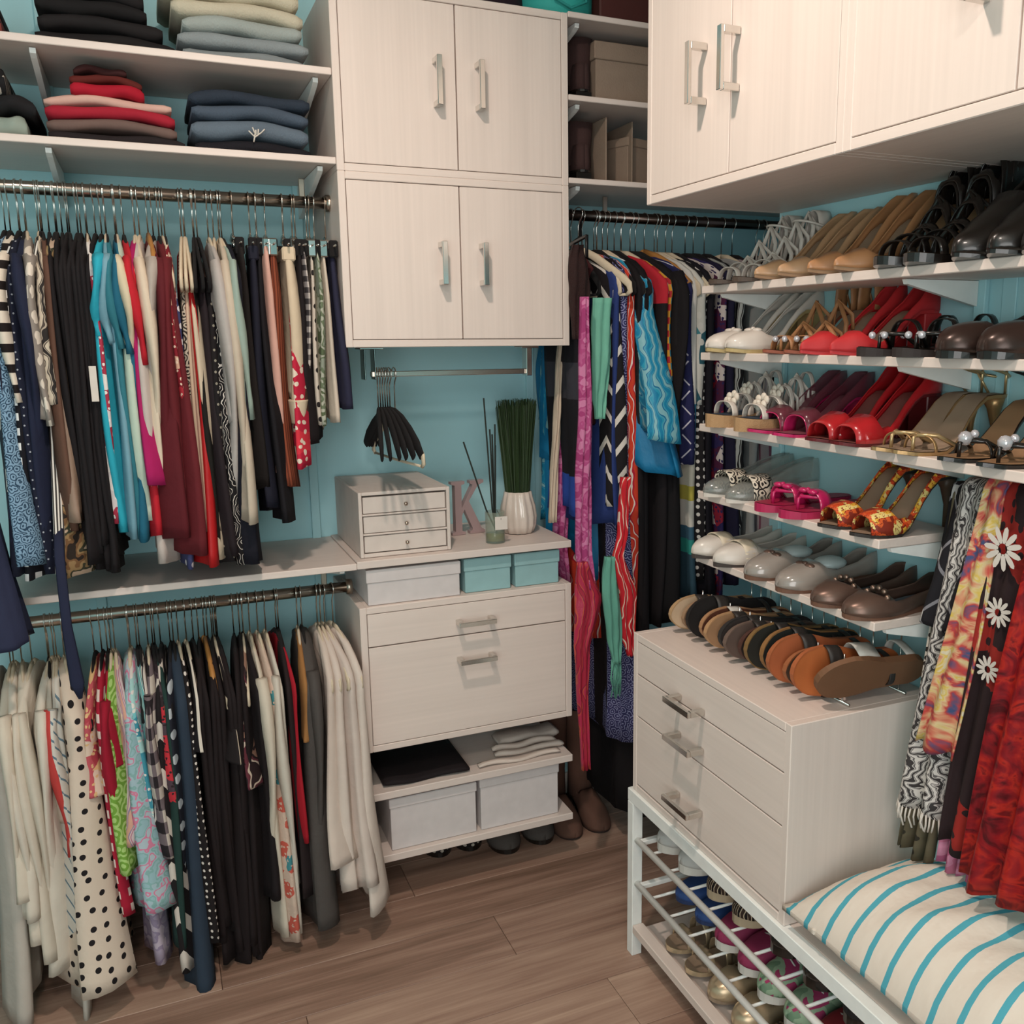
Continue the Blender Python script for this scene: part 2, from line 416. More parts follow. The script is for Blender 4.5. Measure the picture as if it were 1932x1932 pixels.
# wall tracks
def track(lab, x, y, z0, z1, side):
    t = thing('wall_track', lab, 'shelf track', (x, y, z0))
    if side == 'back': MB().bbox(-.012, .012, -.012, -.001, 0, z1-z0).build('rail', M_WALL, t)
    else: MB().bbox(-.012, -.001, -.012, .012, 0, z1-z0).build('rail', M_WALL, t)
for x, s in ((-.165, 'behind left stacks'), (.405, 'left of the centre unit'), (1.075, 'right of the centre unit')): track('turquoise painted slotted track on back wall '+s, x, YB, .1, 2.4, 'back')
track('turquoise painted slotted track at far end of shoe wall', XW, 1.80, .86, 1.66, 'right')
track('turquoise painted slotted track on shoe wall beside the scarves', XW, 1.235, .60, 1.66, 'right')
struct('trim_1', MB().bbox(XW-.003, XW-.0005, 1.165, 1.195, .46, 1.66), M_WALL)
# ---- rods
def rod(lab, x0, x1, z, y=YR, m=M_ROD, r=.0145):
    t = thing('closet_rod', lab, 'rod', (x0, y, z))
    MB().tube([(0, 0, 0), (x1-x0, 0, 0)], r, 14).build('rod', m, t)
    for e in (0.0, x1-x0): MB().tube([(e-.004, 0, 0), (e+.012, 0, 0)], r+.006, 14).build('rod_end', M_NICKEL, t)
    for h in ((x0+.15, x1-.06) if x1-x0 > .8 else ()):
        MB().bbox(h-x0-.007, h-x0+.007, -.003, .003, r*.8, .055).build('hanger_clip', M_NICKEL, t)
    return t
ZU = AY(620, 384, YR).z; ZL = AY(655, 1107, YR).z
rod('chrome upper left rod under the shelf, full of tops and trousers', -1.25, AY(617, 384, YR).x, ZU)
rod('chrome lower left rod under the long shelf', -1.25, AY(655, 1107, YR).x, ZL)
ZA = AY(1250, 415, YR+.02).z
rod('dark chrome rod in the far right alcove with dresses', 1.07, 2.19, ZA, YR+.02, plain('bronze_chrome', '#5a4f4a', .25, 1.0))
# ---- valet bar under the cabinet
t = thing('valet_bar', 'short chrome bar on two drop brackets beneath the centre cabinet', 'hanging bar', (0, 0, 0))
xa, xb = AY(684, 690, 2.42).x, AY(990, 690, 2.42).x; zv = AY(850, 703, 2.42).z
MB().bbox(xa+.02, xb, 2.413, 2.427, zv-.007, zv+.007).build('bar', M_ROD, t)
MB().bbox(xa, xa+.004, 2.40, 2.445, zv-.014, 1.528).bbox(xa-.012, xa+.05, 2.39, 2.45, 1.524, 1.529).build('drop_bracket', M_CHROME, t)
MB().bbox(xa+.026, xa+.03, 2.40, 2.445, zv-.014, 1.528).build('drop_bracket', M_CHROME, t)
MB().bbox(xb, xb+.016, 2.405, 2.44, zv-.012, 1.528).bbox(xb-.02, xb+.03, 2.39, 2.45, 1.524, 1.529).build('drop_bracket', M_CHROME, t)
# ---- right wall units: local x runs towards the camera, local y into the wall
XD = 1.008
t = thing('wall_cabinet', 'whitewashed two-door cabinet high on right wall, the farther one', 'cabinet', (XD, 1.838, 0), -pi/2)
carcass(t, .629, XW-XD-.002, 1.830, 2.47); door(t, .014, .311, 1.848, 2.452, .226, 1.984, 2.094); door(t, .311, .611, 1.848, 2.452, .336, 1.984, 2.092)
t = thing('wall_cabinet', 'whitewashed two-door cabinet high on right wall, the nearer one', 'cabinet', (XD, 1.209, 0), -pi/2)
carcass(t, .66, XW-XD-.002, 1.830, 2.47); door(t, .014, .317, 1.848, 2.452, .262, 1.965, 2.075); door(t, .317, .642, 1.848, 2.452, .36, 1.965, 2.075)
# bench
t = thing('shoe_bench', 'long white bench with open wire shoe racks under drawer chest', 'bench', (0, 0, 0))
ybn = -.05
def leg(x, y): MB().bbox(x, x+.028, y-.028, y, 0, .4195).build('leg', M_WHITE, t)
for yy in (1.895, .02): leg(1.0, yy); leg(1.325, yy)
MB().bbox(1.0, 1.024, ybn, 1.895, .420, .4523).build('top_rail', M_WHITE, t); MB().bbox(1.333, 1.357, ybn, 1.895, .420, .4523).build('top_rail', M_WHITE, t)
MB().bbox(1.0245, 1.3325, ybn, 1.894, .432, .4515).build('seat_board', M_SHY, t)
for z, nm in ((.320, 'upper'), (.201, 'lower')):
    for x in (1.012, 1.334): MB().tube([(x, ybn, z), (x, 1.87, z)], .0078, 8).build('rack_rail', M_WHITE, t)
    MB().bbox(1.012, 1.334, 1.845, 1.86, z-.006, z+.006).build('cross_bar', M_WHITE, t)
    for i in range(21):
        MB().tube([(1.012, 1.80-i*.083, z-.003), (1.334, 1.80-i*.083, z-.003)], .0035, 6).build('wire', M_WHITE, t)
MB().bbox(1.0, 1.03, ybn, 1.866, .066, .088).bbox(1.03, 1.33, ybn, 1.866, .066, .074).build('bottom_board', M_SHY, t)
# dresser
t = thing('drawer_chest', 'whitewashed three-drawer chest on the white bench below sandals', 'chest of drawers', (XD, 1.884, 0), -pi/2)
DW, DD = .608, XW-XD-.003
carcass(t, DW, DD, .4525, .857)
drawer(t, .014, DW-.016, .757, .839, .212, .107, .772); drawer(t, .014, DW-.016, .650, .757, .212, .107, .684); drawer(t, .014, DW-.016, .473, .650, .212, .107, .540)
# shoe shelves
XS = 1.15
SZ = [1.663, 1.516, 1.354, 1.196, 1.044]
nmz = ['top', 'second', 'third', 'fourth', 'fifth']
for i, z in enumerate(SZ):
    y0 = .55 if i < 3 else 1.235
    t = thing('shoe_shelf', 'narrow whitewashed shoe shelf on right wall, %s from the top' % nmz[i], 'shelf', (XS, y0, z))
    MB().bbox(0, XW-XS-.014, 0, YE-y0-.004, -.017, 0).build('board', M_SHY, t)
    for yb in (1.80, 1.243):
        MB().prism([(.03, -.018), (XW-XS-.013, -.018), (XW-XS-.013, -.062), (.06, -.032), (.034, -.026)], 1, yb-y0-.005, yb-y0+.005).build('bracket', M_WHITE, t)
# ================================================================== HANGERS AND CLOTHES
def hanger_proto(kind):
    """origin on the rod axis; arms along local y"""
    r = bpy.data.objects.new('clothes_hanger', None)
    R_ = .0165
    hk = [(0, -R_*cos(a), R_*sin(a)) for a in [radians(d) for d in (-35, 0, 30, 60, 90, 120, 150, 180)]]
    hk = [(0, R_*cos(a), R_*sin(a)) for a in [radians(d) for d in (-20, 15, 50, 85, 120, 155, 185, 215)]] + [(0, -.004, -.022), (0, 0, -.034), (0, 0, -.105)]
    hook = MB().tube(hk, .0017, 6)
    parts = [('hook', hook, M_CHROME if kind != 'blackclip' else M_NICKEL)]
    if kind == 'wideblack':
        b = MB(); arm = [(0, 0, -.094), (0, .03, -.100), (0, .07, -.116), (0, .115, -.142), (0, .155, -.172), (0, .18, -.198)]
        for sgn in (1, -1): b.tube([(x, y*sgn, z) for x, y, z in arm], [(.004, .010), (.005, .014), (.0055, .017), (.0055, .018), (.0055, .018), (.004, .014)], 10, True, (1, 0, 0))
        parts.append(('shoulder_frame', b, M_BLACKV))
    elif kind in ('black', 'cream'):
        m = M_BLACKV if kind == 'black' else M_CREAMV
        b = MB()
        arm = [(0, 0, -.098), (0, .026, -.104), (0, .066, -.124), (0, .112, -.152), (0, .160, -.182), (0, .180, -.198), (0, .184, -.216), (0, .172, -.225)]
        rr = [(.0042, .007), (.0042, .010), (.0042, .012), (.0042, .012), (.0042, .012), (.0042, .011), (.0042, .009), (.004, .005)]
        for sgn in (1, -1): b.tube([(x, y*sgn, z) for x, y, z in arm], rr, 8, True, (1, 0, 0))
        b.tube([(0, -.173, -.224), (0, 0, -.226), (0, .173, -.224)], .0035, 8)
        parts.append(('shoulder_frame', b, m))
    elif kind == 'wood':
        b = MB(); arm = [(0, 0, -.098), (0, .05, -.112), (0, .12, -.145), (0, .18, -.19)]
        for sgn in (1, -1): b.tube([(x, y*sgn, z) for x, y, z in arm], [(.006, .014), (.006, .013), (.007, .012), (.009, .009)], 8, True, (1, 0, 0))
        b.tube([(0, -.16, -.178), (0, .16, -.178)], .004, 8)
        parts.append(('shoulder_frame', b, M_WOOD))
    else:
        b = MB().tube([(0, -.13, -.112), (0, .13, -.112)], .0025, 6).tube([(0, 0, -.10), (0, .002, -.115)], .005, 6)
        parts.append(('bar', b, M_CHROME))
        b.tube([(0, -.03, -.098), (0, 0, -.086), (0, .03, -.098)], (.004, .007), 6)
        for yy in (-.095, .095): parts.append(('clip', MB().bbox(-.010, .010, yy-.010, yy+.010, -.138, -.098, .003), M_CHROME if kind == 'clip' else M_BLACKV))
    return r, parts
HP = {}
def hanger(kind, loc, rz, label, group=None):
    if kind not in HP:
        r, parts = hanger_proto(kind); COL.objects.link(r)
        for n_, b, m in parts: b.build(n_, m, r)
        r.location = loc; r.rotation_euler = (0, 0, rz); tag(r, label, 'hanger', group); r['group'] = group or 'hangers on the closet rods'
        HP[kind] = r; return r
    return copy_tree(HP[kind], loc, rz, label, group or 'hangers on the closet rods')
def garment(L, w=.2, hem=.21, th=.011, folds=3, amp=.010, seed=0, kind='top', neck=.055, n=30, m=16, lean=0.0, bulge=1.0, hemwave=.012, point=0.0):
    rnd = random.Random(seed); f1, f2, f3 = (rnd.uniform(0, 6.28) for _ in range(3))
    if kind == 'top': rows = [(0, neck*.6, .3), (.006, neck, .55), (.022, .105, .7), (.05, .152, .8), (.078, w-.008, .9), (.105, w, 1), (.15, w*.985, 1)]
    elif kind == 'strap': rows = [(.085, w*.5, .5), (.092, w*.6, .8), (.13, w*.72, .9), (.17, w*.85, 1)]
    elif kind == 'pants': rows = [(.012, w*.78, .5), (.016, w*.8, .7), (.05, w*.85, .8), (.12, w*.97, 1.0)]
    elif kind == 'fold': rows = [(.235, w*.9, .5), (.238, w*.95, .9), (.245, w, 1.1), (.28, w, 1)]
    z0 = rows[-1][0]; w0 = rows[-1][1]
    for i in range(1, m+1):
        t = i/m; z = z0+(L-z0)*t
        rows.append((z, w0+(hem-w0)*t**1.2, 1+.35*t*bulge))
    V = []; UV = []; F = []
    for i, (z, ww, d) in enumerate(rows):
        t = min(1, z/max(L, .3)); A = amp*(.25+t*1.1)*(0.3 if z < .05 else 1); last = i >= len(rows)-1
        for k in range(n):
            a = 2*pi*k/n; c, s_ = cos(a), sin(a)
            yn = -math.copysign(abs(c)**.75, c)
            yy = yn*(ww if yn < 0 else min(ww, .225)) + lean*t*ww*(1-yn)*.5
            wave = A*(sin(folds*pi*yn+f1+1.2*t)+.55*sin(folds*2.3*pi*yn+f2-2*t)) + .010*t*sin(f3+3*t)
            x = wave + th*d*math.copysign(abs(s_)**.6, s_)
            yy += .010*sin(7*t+f2)*(t if z > .05 else 0)
            zz = -z - (hemwave*sin(folds*1.5*yn+f3)*(t**3)) - point*max(0, -yn)*(t**4)
            V.append((x, yy, zz))
            UV.append((th*d+(yn+1)*ww if True else 0, -z))
    R = len(rows)
    F = [(i*n+k, i*n+(k+1) % n, (i+1)*n+(k+1) % n, (i+1)*n+k) for i in range(R-1) for k in range(n)]
    F += [tuple(range(n-1, -1, -1)), tuple(range((R-1)*n, R*n))]
    for i in range(R):   # u runs with the cloth, measured from the front edge round either face
        for sg in (1, -1):
            acc = 0; prev = V[i*n]
            for k in range(1, n//2+1):
                j = i*n+(k if sg > 0 else (n-k) % n); q = V[j]; acc += sqrt((q[0]-prev[0])**2+(q[1]-prev[1])**2); prev = q
                UV[j] = (acc*sg, q[2])
        UV[i*n] = (0.0, V[i*n][2])
    return MB().add(V, F, UV, True)
def sleeve(L, side, w=.2, top=.105, r=.045, out=.02, seed=0, xo=0.0, cuff=None, th=.013):
    rnd = random.Random(seed+side*9); ph = rnd.uniform(0, 6)
    P = []; Rr = []
    M_ = 9
    for i in range(M_+1):
        t = i/M_; z = -top-.0+.05 - (L+.05)*t
        P.append((xo+.008*sin(4*t+ph), side*(w-r*.6+out*sin(pi*min(1, t*1.3))+.012*sin(5*t+ph)*t), z)); Rr.append((th*(1-.2*t)+.004*sin(9*t+ph), r*(.55 if i == 0 else 1)*(1-.35*t)))
    return MB().tube(P, Rr, 10, True, (1, 0, 0))
USED = {}
def hang(name, desc, px, py, pyb, zr, y, mat, kind='top', w=.2, hem=None, th=.011, folds=3, amp=.009, hang_='black', sl=None, slmat=None, rz=None, group=None,
         yf=None, rodn='upper left rod', cat=None, hgroup=None, lean=0.0, extra=None, bulge=1.0, point=0.0, hw=.012, short=None, drop=0.0):
    """a garment on its own hanger: px,py a photo pixel on its front edge, pyb the pixel row where it ends"""
    sd = int(px*7+pyb) % 9973; rnd = random.Random(sd)
    yf = yf if yf is not None else y-(hem or w)
    X = AY(px, py, yf).x; zb = AY(px, pyb, yf).z
    if rz is None: rz = rnd.uniform(-.09, .09)
    X -= sin(rz)*(y-yf)
    # keep rods uncrowded
    L = zr-.105-zb
    base = zr-.105-drop
    t = thing(name, desc if group else '%s, %s' % (desc, rodn), cat or name.replace('_', ' '), (X, y, base), rz, group)
    hem = hem or w*1.05
    ztop = {'pants': .0, 'strap': 0}.get(kind, 0)
    garment(L-drop, w, hem, th, folds, amp, sd, kind, lean=lean, bulge=bulge, point=point, hemwave=hw).build('cloth_body' if kind != 'pants' else 'folded_legs', mat, t)
    if sl:
        for sd_ in (-1, 1): sleeve(sl, sd_, w, seed=sd).build('sleeve', slmat or mat, t)
    if kind == 'strap':
        for sgn in (-1, 1):
            MB().tube([(0, sgn*.03, -.02), (0.004, sgn*.05, -.03), (0.006, sgn*w*.5, -.095)], .004, 6).tube([(0, sgn*.03, -.02), (-0.004, sgn*.05, -.03), (-0.006, sgn*w*.5, -.095)], .004, 6).build('strap', mat, t)
    if name == 'jeans':
        MB().bbox(-th*.8-.001, th*.8+.001, -w*.84, w*.84, -.045, -.012, .004).build('waistband', mat, t)
    if extra: extra(t, L, w, th)
    if hang_:
        hn = {'black': 'black velvet hanger', 'cream': 'cream velvet hanger', 'clip': 'chrome clip hanger', 'blackclip': 'black-clip chrome hanger', 'wood': 'light brown wooden hanger'}[hang_]
        sh = short or desc
        if hgroup is None and group: hgroup = 'hangers of the '+group
        hl = hn+' holding '+('one of the '+group if group else sh+', '+rodn.replace(' rod', ''))
        wds = hl.split()
        if len(wds) > 16: hl = hn+' holding '+' '.join(sh.split()[:9])
        hanger(hang_, (X, y, zr), rz, hl, hgroup)
    return t
RU, RL, RA = 'upper left rod', 'lower left rod', 'alcove rod'
def U(px, py, pyb, name, desc, mat, **k): return hang(name, desc, px, py, pyb, ZU, YR, mat, rodn=RU, **k)
def Lo(px, py, pyb, name, desc, mat, **k): return hang(name, desc, px, py, pyb, ZL, YR, mat, rodn=RL, **k)
def A(px, py, pyb, name, desc, mat, **k): return hang(name, desc, px, py, pyb, ZA, YR+.02, mat, rodn=RA, **k)
def sol(c, **k): return cloth('solid', c, **k)
BK = '#1a1618'
# ---------------- upper left rod
U(-12, 620, 1080, 'blouse', 'navy and white flower print blouse at photo edge', cloth('floral', '#1a1c2c', '#d6cec6', '#1a1c2c', '#23273c', s=22), th=.014)
U(4, 700, 1080, 'blouse', 'blue leopard spot blouse with floppy hem', cloth('rings', '#7c9ab2', '#2a4258', s=62, k=20, w=.3), th=.016, hem=.23, amp=.012)
U(14, 600, 700, 'sweater', 'black and cream wide striped knit sweater', cloth('hstripe', '#1d1616', '#d9cdbd', s=24, w=.42), th=.018, hem=.20, sl=.25, hang_='black')
U(30, 600, 1090, 'dress', 'dark navy dress with white print on hem', cloth('dots', '#161a2c', '#9ea2aa', s=52, w=.10), th=.013)
U(44, 600, 1085, 'tunic', 'deep blue plain tunic beside grey dotted blouse', sol('#1d2238'), th=.012, sl=.35)
U(56, 900, 1090, 'dress', 'black dress with column of white squares', cloth('check', '#14131a', '#14131a', '#e4e2e0', s=32), th=.013)
U(68, 600, 790, 'blouse', 'taupe blouse with pale polka dots', cloth('dots', '#8d847c', '#d6cbbd', s=22, w=.3), th=.016, sl=.3, hang_='cream')
U(88, 600, 770, 'blouse', 'ruched cream and charcoal ruffle blouse', cloth('swirl', '#2c2827', '#a89c8c', '#4c443f', '#c3b7a4', s=14, d=12), th=.015, hang_='cream', bulge=1.6)
U(100, 600, 1010, 'top', 'brown suede look top next to ruffle blouse', sol('#5d4236'), th=.011)
for i, (px, b) in enumerate(((104, 960), (113, 1020), (121, 1060), (129, 1000), (137, 1075), (146, 1060), (155, 1090), (163, 1080), (171, 1040))):
    U(px, 600, b, 'top', 'plain black top in the tight black run, upper left rod', sol(BK), th=.010, group='plain black tops, upper left rod', amp=.006, hem=.205+.01*(i % 3))
U(176, 700, 1060, 'top', 'black top with long white paper tag at its front', sol(BK), th=.009, extra=lambda t, L, w, th: MB().bbox(-.007, .007, -.2165, -.2150, -.355, -.280, .0004).build('paper_tag', plain('tag_paper', '#cfc6bc', .8), t))
U(116, 760, 1000, 'blouse', 'bronze taupe satin blouse drooping at front', sol('#8b7464', rough=.45), th=.014, kind='strap', w=.2, hem=.235, hang_=None, amp=.016)
U(131, 960, 1100, 'blouse', 'brown camouflage blouse hem below black tops', cloth('camo', '#2a221d', '#6f5136', '#8d7350', '#3a3a2c', '#b39b86', s=24), th=.018, w=.10, hem=.25, hang_='black', amp=.014)
U(118, 1040, 1085, 'tunic', 'grey and white fine striped tunic hem', cloth('vstripe', '#dcd5cc', '#3b3634', s=150), th=.012, w=.12, hem=.24)
U(179, 600, 985, 'blouse', 'white and dark red patchwork print blouse', cloth('floral', '#c9c0c0', '#8c2234', '#dad2cd', '#a13145', '#ded6cf', s=26), th=.010, hang_='cream')
U(190, 600, 1010, 't_shirt', 'bright turquoise short sleeved t-shirt', sol('#2a9cb0'), th=.012, sl=.12, cat='t-shirt', amp=.007)
U(204, 560, 1015, 't_shirt', 'dusty light blue t-shirt', sol('#7099a8'), th=.010, sl=.13, cat='t-shirt', hang_='cream', amp=.006)
U(219, 600, 1020, 't_shirt', 'sea green teal t-shirt with open sleeve', sol('#2f6f7c'), th=.012, sl=.14, cat='t-shirt')
U(233, 600, 1020, 't_shirt', 'deep teal blue t-shirt with rounded sleeve', sol('#1f5d74'), th=.013, sl=.15, cat='t-shirt')
U(246, 700, 995, 't_shirt', 'pale mint t-shirt with cream rolled cuffs', sol('#b3c2b2'), th=.014, sl=.16, slmat=sol('#c9bb9f'), cat='t-shirt', hang_='cream')
U(257, 600, 1010, 't_shirt', 'bright red t-shirt between mint and magenta', sol('#b31f2c'), th=.011, sl=.17, cat='t-shirt')
U(268, 700, 920, 'tunic', 'magenta tunic with pink shoulder', sol('#a01a58'), th=.016, hem=.225, hang_='cream')
U(277, 600, 1020, 'cardigan', 'cream cardigan edge beside magenta tunic', sol('#cbbba6'), th=.010, sl=.38, hang_='cream')
U(284, 800, 1060, 'tunic', 'grey white soft tunic showing long hem', sol('#b9ada6'), th=.014, hem=.22, hang_='cream')
U(293, 640, 760, 'sweatshirt', 'heather grey sweatshirt with bunched sleeve', sol('#a49a92'), th=.016, sl=.27)
for i, (px, b, d_) in enumerate(((306, 1030, 'deep burgundy long cardigan, first of the burgundy pair'), (322, 1045, 'burgundy long cardigan, wider and nearer the print blouse'))):
    U(px, 600, b, 'cardigan', d_, sol(('#56181f', '#5e1c22')[i]), th=.016, hem=.24, sl=.5, hang_='wood' if i == 0 else 'black', amp=.013)
U(331, 640, 800, 'blouse', 'red floral blouse strip behind leopard blouse', cloth('floral', '#a52a35', '#c9a08a', '#7c1c28', '#d8c2ac', s=30), th=.008)
U(342, 700, 1075, 'blouse', 'indigo blouse with white lace bottom edge', cloth('dots', '#3c4066', '#d0ccd0', s=30, w=.2), th=.009, kind='strap', hang_='cream')
U(350, 640, 1010, 'blouse', 'silver and black leopard print sleeveless blouse', cloth('rings', '#b0a493', '#2a2523', s=46, k=20, w=.2), th=.010, kind='strap', hang_='cream')
U(360, 640, 1000, 'blouse', 'beige pink pinstripe sleeveless blouse', cloth('vstripe', '#bda58f', '#8d7062', s=110, w=.6), th=.012, kind='strap', hang_='cream')
U(371, 640, 1050, 'blouse', 'ivory draped sleeveless blouse', sol('#c4b49d'), th=.010, kind='strap', hang_='cream')
U(381, 820, 1075, 'dress', 'bright scarlet sheer dress', sol('#a81c1f', rough=.5), th=.014, hem=.23, kind='strap', hang_=None)
for i, (px, b, d_, c_) in enumerate(((374, 1040, 'black vest with square neckline', '#171512'), (389, 1060, 'charcoal plum vest with rounded strap', '#221a1e'), (402, 1070, 'black vest with glitter spots', BK))):
    U(px, 600, b, 'tank_top', d_, sol(c_) if i < 2 else cloth('dots', c_, '#8c8678', s=40, w=.12), th=.013, kind='strap', hang_='black', cat='tank top')
U(418, 620, 1066, 'dress', 'black and white scroll print dress', cloth('swirl', '#171517', '#cfc6bd', '#171517', '#171517', s=22, d=14), th=.014, kind='strap', hang_='cream')
U(424, 640, 800, 'cardigan', 'light grey cardigan with long pale sleeve', sol('#a8a19c'), th=.012, sl=.48, hang_='cream', amp=.007)
U(441, 640, 985, 'cardigan', 'cream long cardigan with full sleeve', sol('#b9ab99'), th=.013, sl=.62, hem=.24, hang_='cream')
U(455, 620, 960, 'blouse', 'pale sage green blouse', sol('#8fa096'), th=.009, sl=.3, hang_='cream')
U(465, 700, 1078, 'dress', 'long midnight navy dress reaching shelf', sol('#15151f'), th=.018, hem=.22, hang_='black')
U(472, 640, 925, 'trousers', 'black trousers clipped beside jeans', sol('#1b1615'), kind='pants', w=.15, hem=.16, th=.012, hang_='blackclip')
U(491, 640, 965, 'jeans', 'dark indigo jeans with stitched waistband', sol('#1c1d2a'), kind='pants', w=.13, hem=.15, th=.013, hang_='blackclip', amp=.006)
U(508, 620, 985, 'trousers', 'black wide trousers behind pink pair', sol('#161418'), kind='pants', w=.12, hem=.2, th=.010, hang_='blackclip')
U(519, 640, 885, 'trousers', 'pale pink straight trousers', sol('#c79a8c'), kind='pants', w=.14, hem=.14, th=.012, hang_='clip', amp=.005)
U(534, 640, 913, 'skirt', 'rust brown finely pleated maxi skirt', cloth('vstripe', '#86452f', '#5d2c1e', s=120, w=.55), kind='pants', w=.12, hem=.155, th=.014, hang_='clip', amp=.006, folds=6)
U(556, 620, 752, 'jeans', 'cream jeans with turned up cuffs', sol('#cbb99f'), kind='pants', w=.13, hem=.14, th=.018, hang_='blackclip', amp=.004,
  extra=lambda t, L, w, th: setattr(garment(.062, .152, .152, .022, 3, .002, 21, 'pants').build('cuff', sol('#cbb99f'), t), 'location', (.003, 0, -L+.058)))
U(566, 700, 882, 'skirt', 'brown skirt with large red and white flowers', cloth('floral', '#b3203a', '#4a3128', '#c9313f', '#b3203a', '#d8c8b6', s=17), kind='pants', w=.10, hem=.20, th=.011, hang_='clip')
U(577, 640, 830, 'trousers', 'black trousers left of the gingham pair', sol('#1b1517'), kind='pants', w=.13, hem=.14, th=.010, hang_='blackclip')
U(588, 660, 828, 'trousers', 'black and white gingham check trousers', cloth('check', '#c8c0b8', '#77706e', '#2d292b', s=38), kind='pants', w=.13, hem=.125, th=.010, hang_='blackclip', amp=.003)
U(601, 660, 812, 'trousers', 'white trousers with scattered black spots', cloth('dots', '#c4b8aa', '#25201f', s=26, w=.17), kind='pants', w=.12, hem=.12, th=.007, hang_='clip', amp=.003)
U(611, 660, 810, 'trousers', 'sage green leaf print trousers', cloth('camo', '#8c9384', '#67735a', '#a9ab9b', '#566247', s=26), kind='pants', w=.13, hem=.12, th=.008, hang_='blackclip', amp=.003)
U(624, 660, 790, 'trousers', 'off-white trousers next to navy pair', sol('#c4b6a6'), kind='pants', w=.12, hem=.12, th=.008, hang_='clip', amp=.003)
U(645, 640, 765, 'trousers', 'navy blue trousers nearest the cabinet', sol('#26263a'), kind='pants', w=.11, hem=.145, th=.012, hang_='blackclip', amp=.004, rz=0)
# long robe in front of the shelf at photo's left edge
X = AY(-38, 1000, 2.19).x
t = thing('robe', 'navy blue robe hanging past the long shelf at photo edge', 'robe', (X, 2.25, 1.22))
garment(.30, .03, .06, .034, 2, .006, 5, 'pants').build('cloth_body', sol('#272b42'), t)
p0 = AY(112, 1050, 2.20); p1 = AY(126, 1180, 2.19); p2 = AY(146, 1290, 2.17); p3 = AY(152, 1318, 2.17)
t = tag(MB().tube([p0+Vector((0, .05, .06)), p0, p1, p2, p3], [(.009, .003), (.010, .003), (.010, .003), (.014, .003), (.004, .003)], 8, True, (1, 0, 0)).build('belt', sol('#20243a')), 'navy fabric belt hanging over the long shelf edge', 'belt')
# ---------------- lower left rod
for i, (px, b, d_) in enumerate(((10, 1700, 'cream long sleeved blouse, first at photo edge'), (27, 1750, 'ivory button blouse, second from photo edge'), (45, 1795, 'cream silk blouse with long sleeve, third from photo edge'),
                                 (62, 1830, 'off-white knit cardigan, fourth from photo edge'), (80, 1840, 'ivory tunic before the blue striped blouse'))):
    Lo(px, 1500, b, ('blouse', 'blouse', 'blouse', 'cardigan', 'tunic')[i], d_, sol(('#cdc1b0', '#cfc5b6', '#cdc2b2', '#c8beae', '#cbc2b4')[i]), th=.018, hem=.235, sl=.5, hang_='cream', amp=.010)
Lo(36, 1860, 1925, 'dress', 'grey white long dress beneath cream blouses', sol('#b3aba1'), th=.022, hem=.25, hang_='cream', hw=.03)
Lo(92, 1300, 1560, 'blouse', 'white blouse with red sleeve lining', sol('#bfb3a4'), th=.010, hem=.2, sl=.3, slmat=sol('#b9403c'), hang_='black')
Lo(108, 1420, 1880, 'blouse', 'white blouse with thin blue diagonal stripes', cloth('diag', '#c9c4ba', '#5f7684', s=26, w=.84), th=.014, hem=.24, sl=.3, hang_='cream')
Lo(122, 1600, 1920, 'dress', 'plain white slip dress under the dotted one', sol('#bdb5aa'), th=.010, hem=.25, hang_='cream', hw=.03)
Lo(158, 1500, 1895, 'dress', 'white dress with black polka dots, widest on the rod', cloth('dots', '#cdbdac', '#1d191b', s=30, w=.2, r=.5), th=.036, w=.2, hem=.30, hang_='cream', amp=.012, bulge=3.2, rz=.12)
Lo(168, 1350, 1510, 'blouse', 'red and cream floral blouse behind dotted dress', cloth('floral', '#a8404a', '#d8c2ae', '#b9545c', '#d6b07e', s=26), th=.012, hang_='black')
Lo(182, 1320, 1745, 'dress', 'crimson dress with a column of white squares', cloth('check', '#a01c33', '#a01c33', '#d8c6bc', s=26), th=.014, hem=.23, hang_='black')
Lo(196, 1300, 1450, 'blouse', 'plain crimson blouse beside green print top', sol('#96162c'), th=.010, sl=.3, hang_='black')
Lo(213, 1450, 1650, 'blouse', 'lime green geometric print blouse', cloth('rings', '#6f9a3c', '#a3c474', s=34, k=16, w=.1), th=.016, hem=.26, amp=.014, hang_='cream', point=.03)
Lo(225, 1300, 1600, 'blouse', 'coral and lilac paisley blouse', cloth('swirl', '#c99a88', '#8c7a9c', '#d3b8ac', '#a36d86', '#c7b7b7', s=9, d=7), th=.015, hem=.22, hang_='cream')
Lo(234, 1260, 1840, 'dress', 'lilac speckled dress with rounded hem', cloth('camo', '#9a8ea0', '#8a7d94', '#b0a4b2', s=30), th=.016, hem=.25, hang_='cream')
Lo(243, 1280, 1560, 'blouse', 'pink bow and aqua watercolour blouse', cloth('floral', '#6fb3b8', '#c5568c', '#9fc9c6', '#3f8a9c', '#d6cfc9', s=24), th=.014, hem=.2, hang_='cream')
Lo(257, 1500, 1735, 'blouse', 'aqua and pink floral bell blouse', cloth('camo', '#8fb0b6', '#7fa6a4', '#9cb4bc', '#c97b96', '#a8b8c0', s=34), th=.022, hem=.27, amp=.015, hang_='cream', bulge=1.8)
Lo(267, 1320, 1640, 'blouse', 'teal stripe watercolour blouse', cloth('swirl', '#5fa3a4', '#c9cdc6', '#2f6a7a', '#8fb9b2', s=12, d=6), th=.010, hem=.2, hang_='black')
Lo(278, 1350, 1700, 'blouse', 'black and white brushstroke blouse', cloth('swirl', '#221e22', '#bdb4ae', '#221e22', '#d0c8c0', s=8, d=7), th=.012, hem=.22, hang_='black')
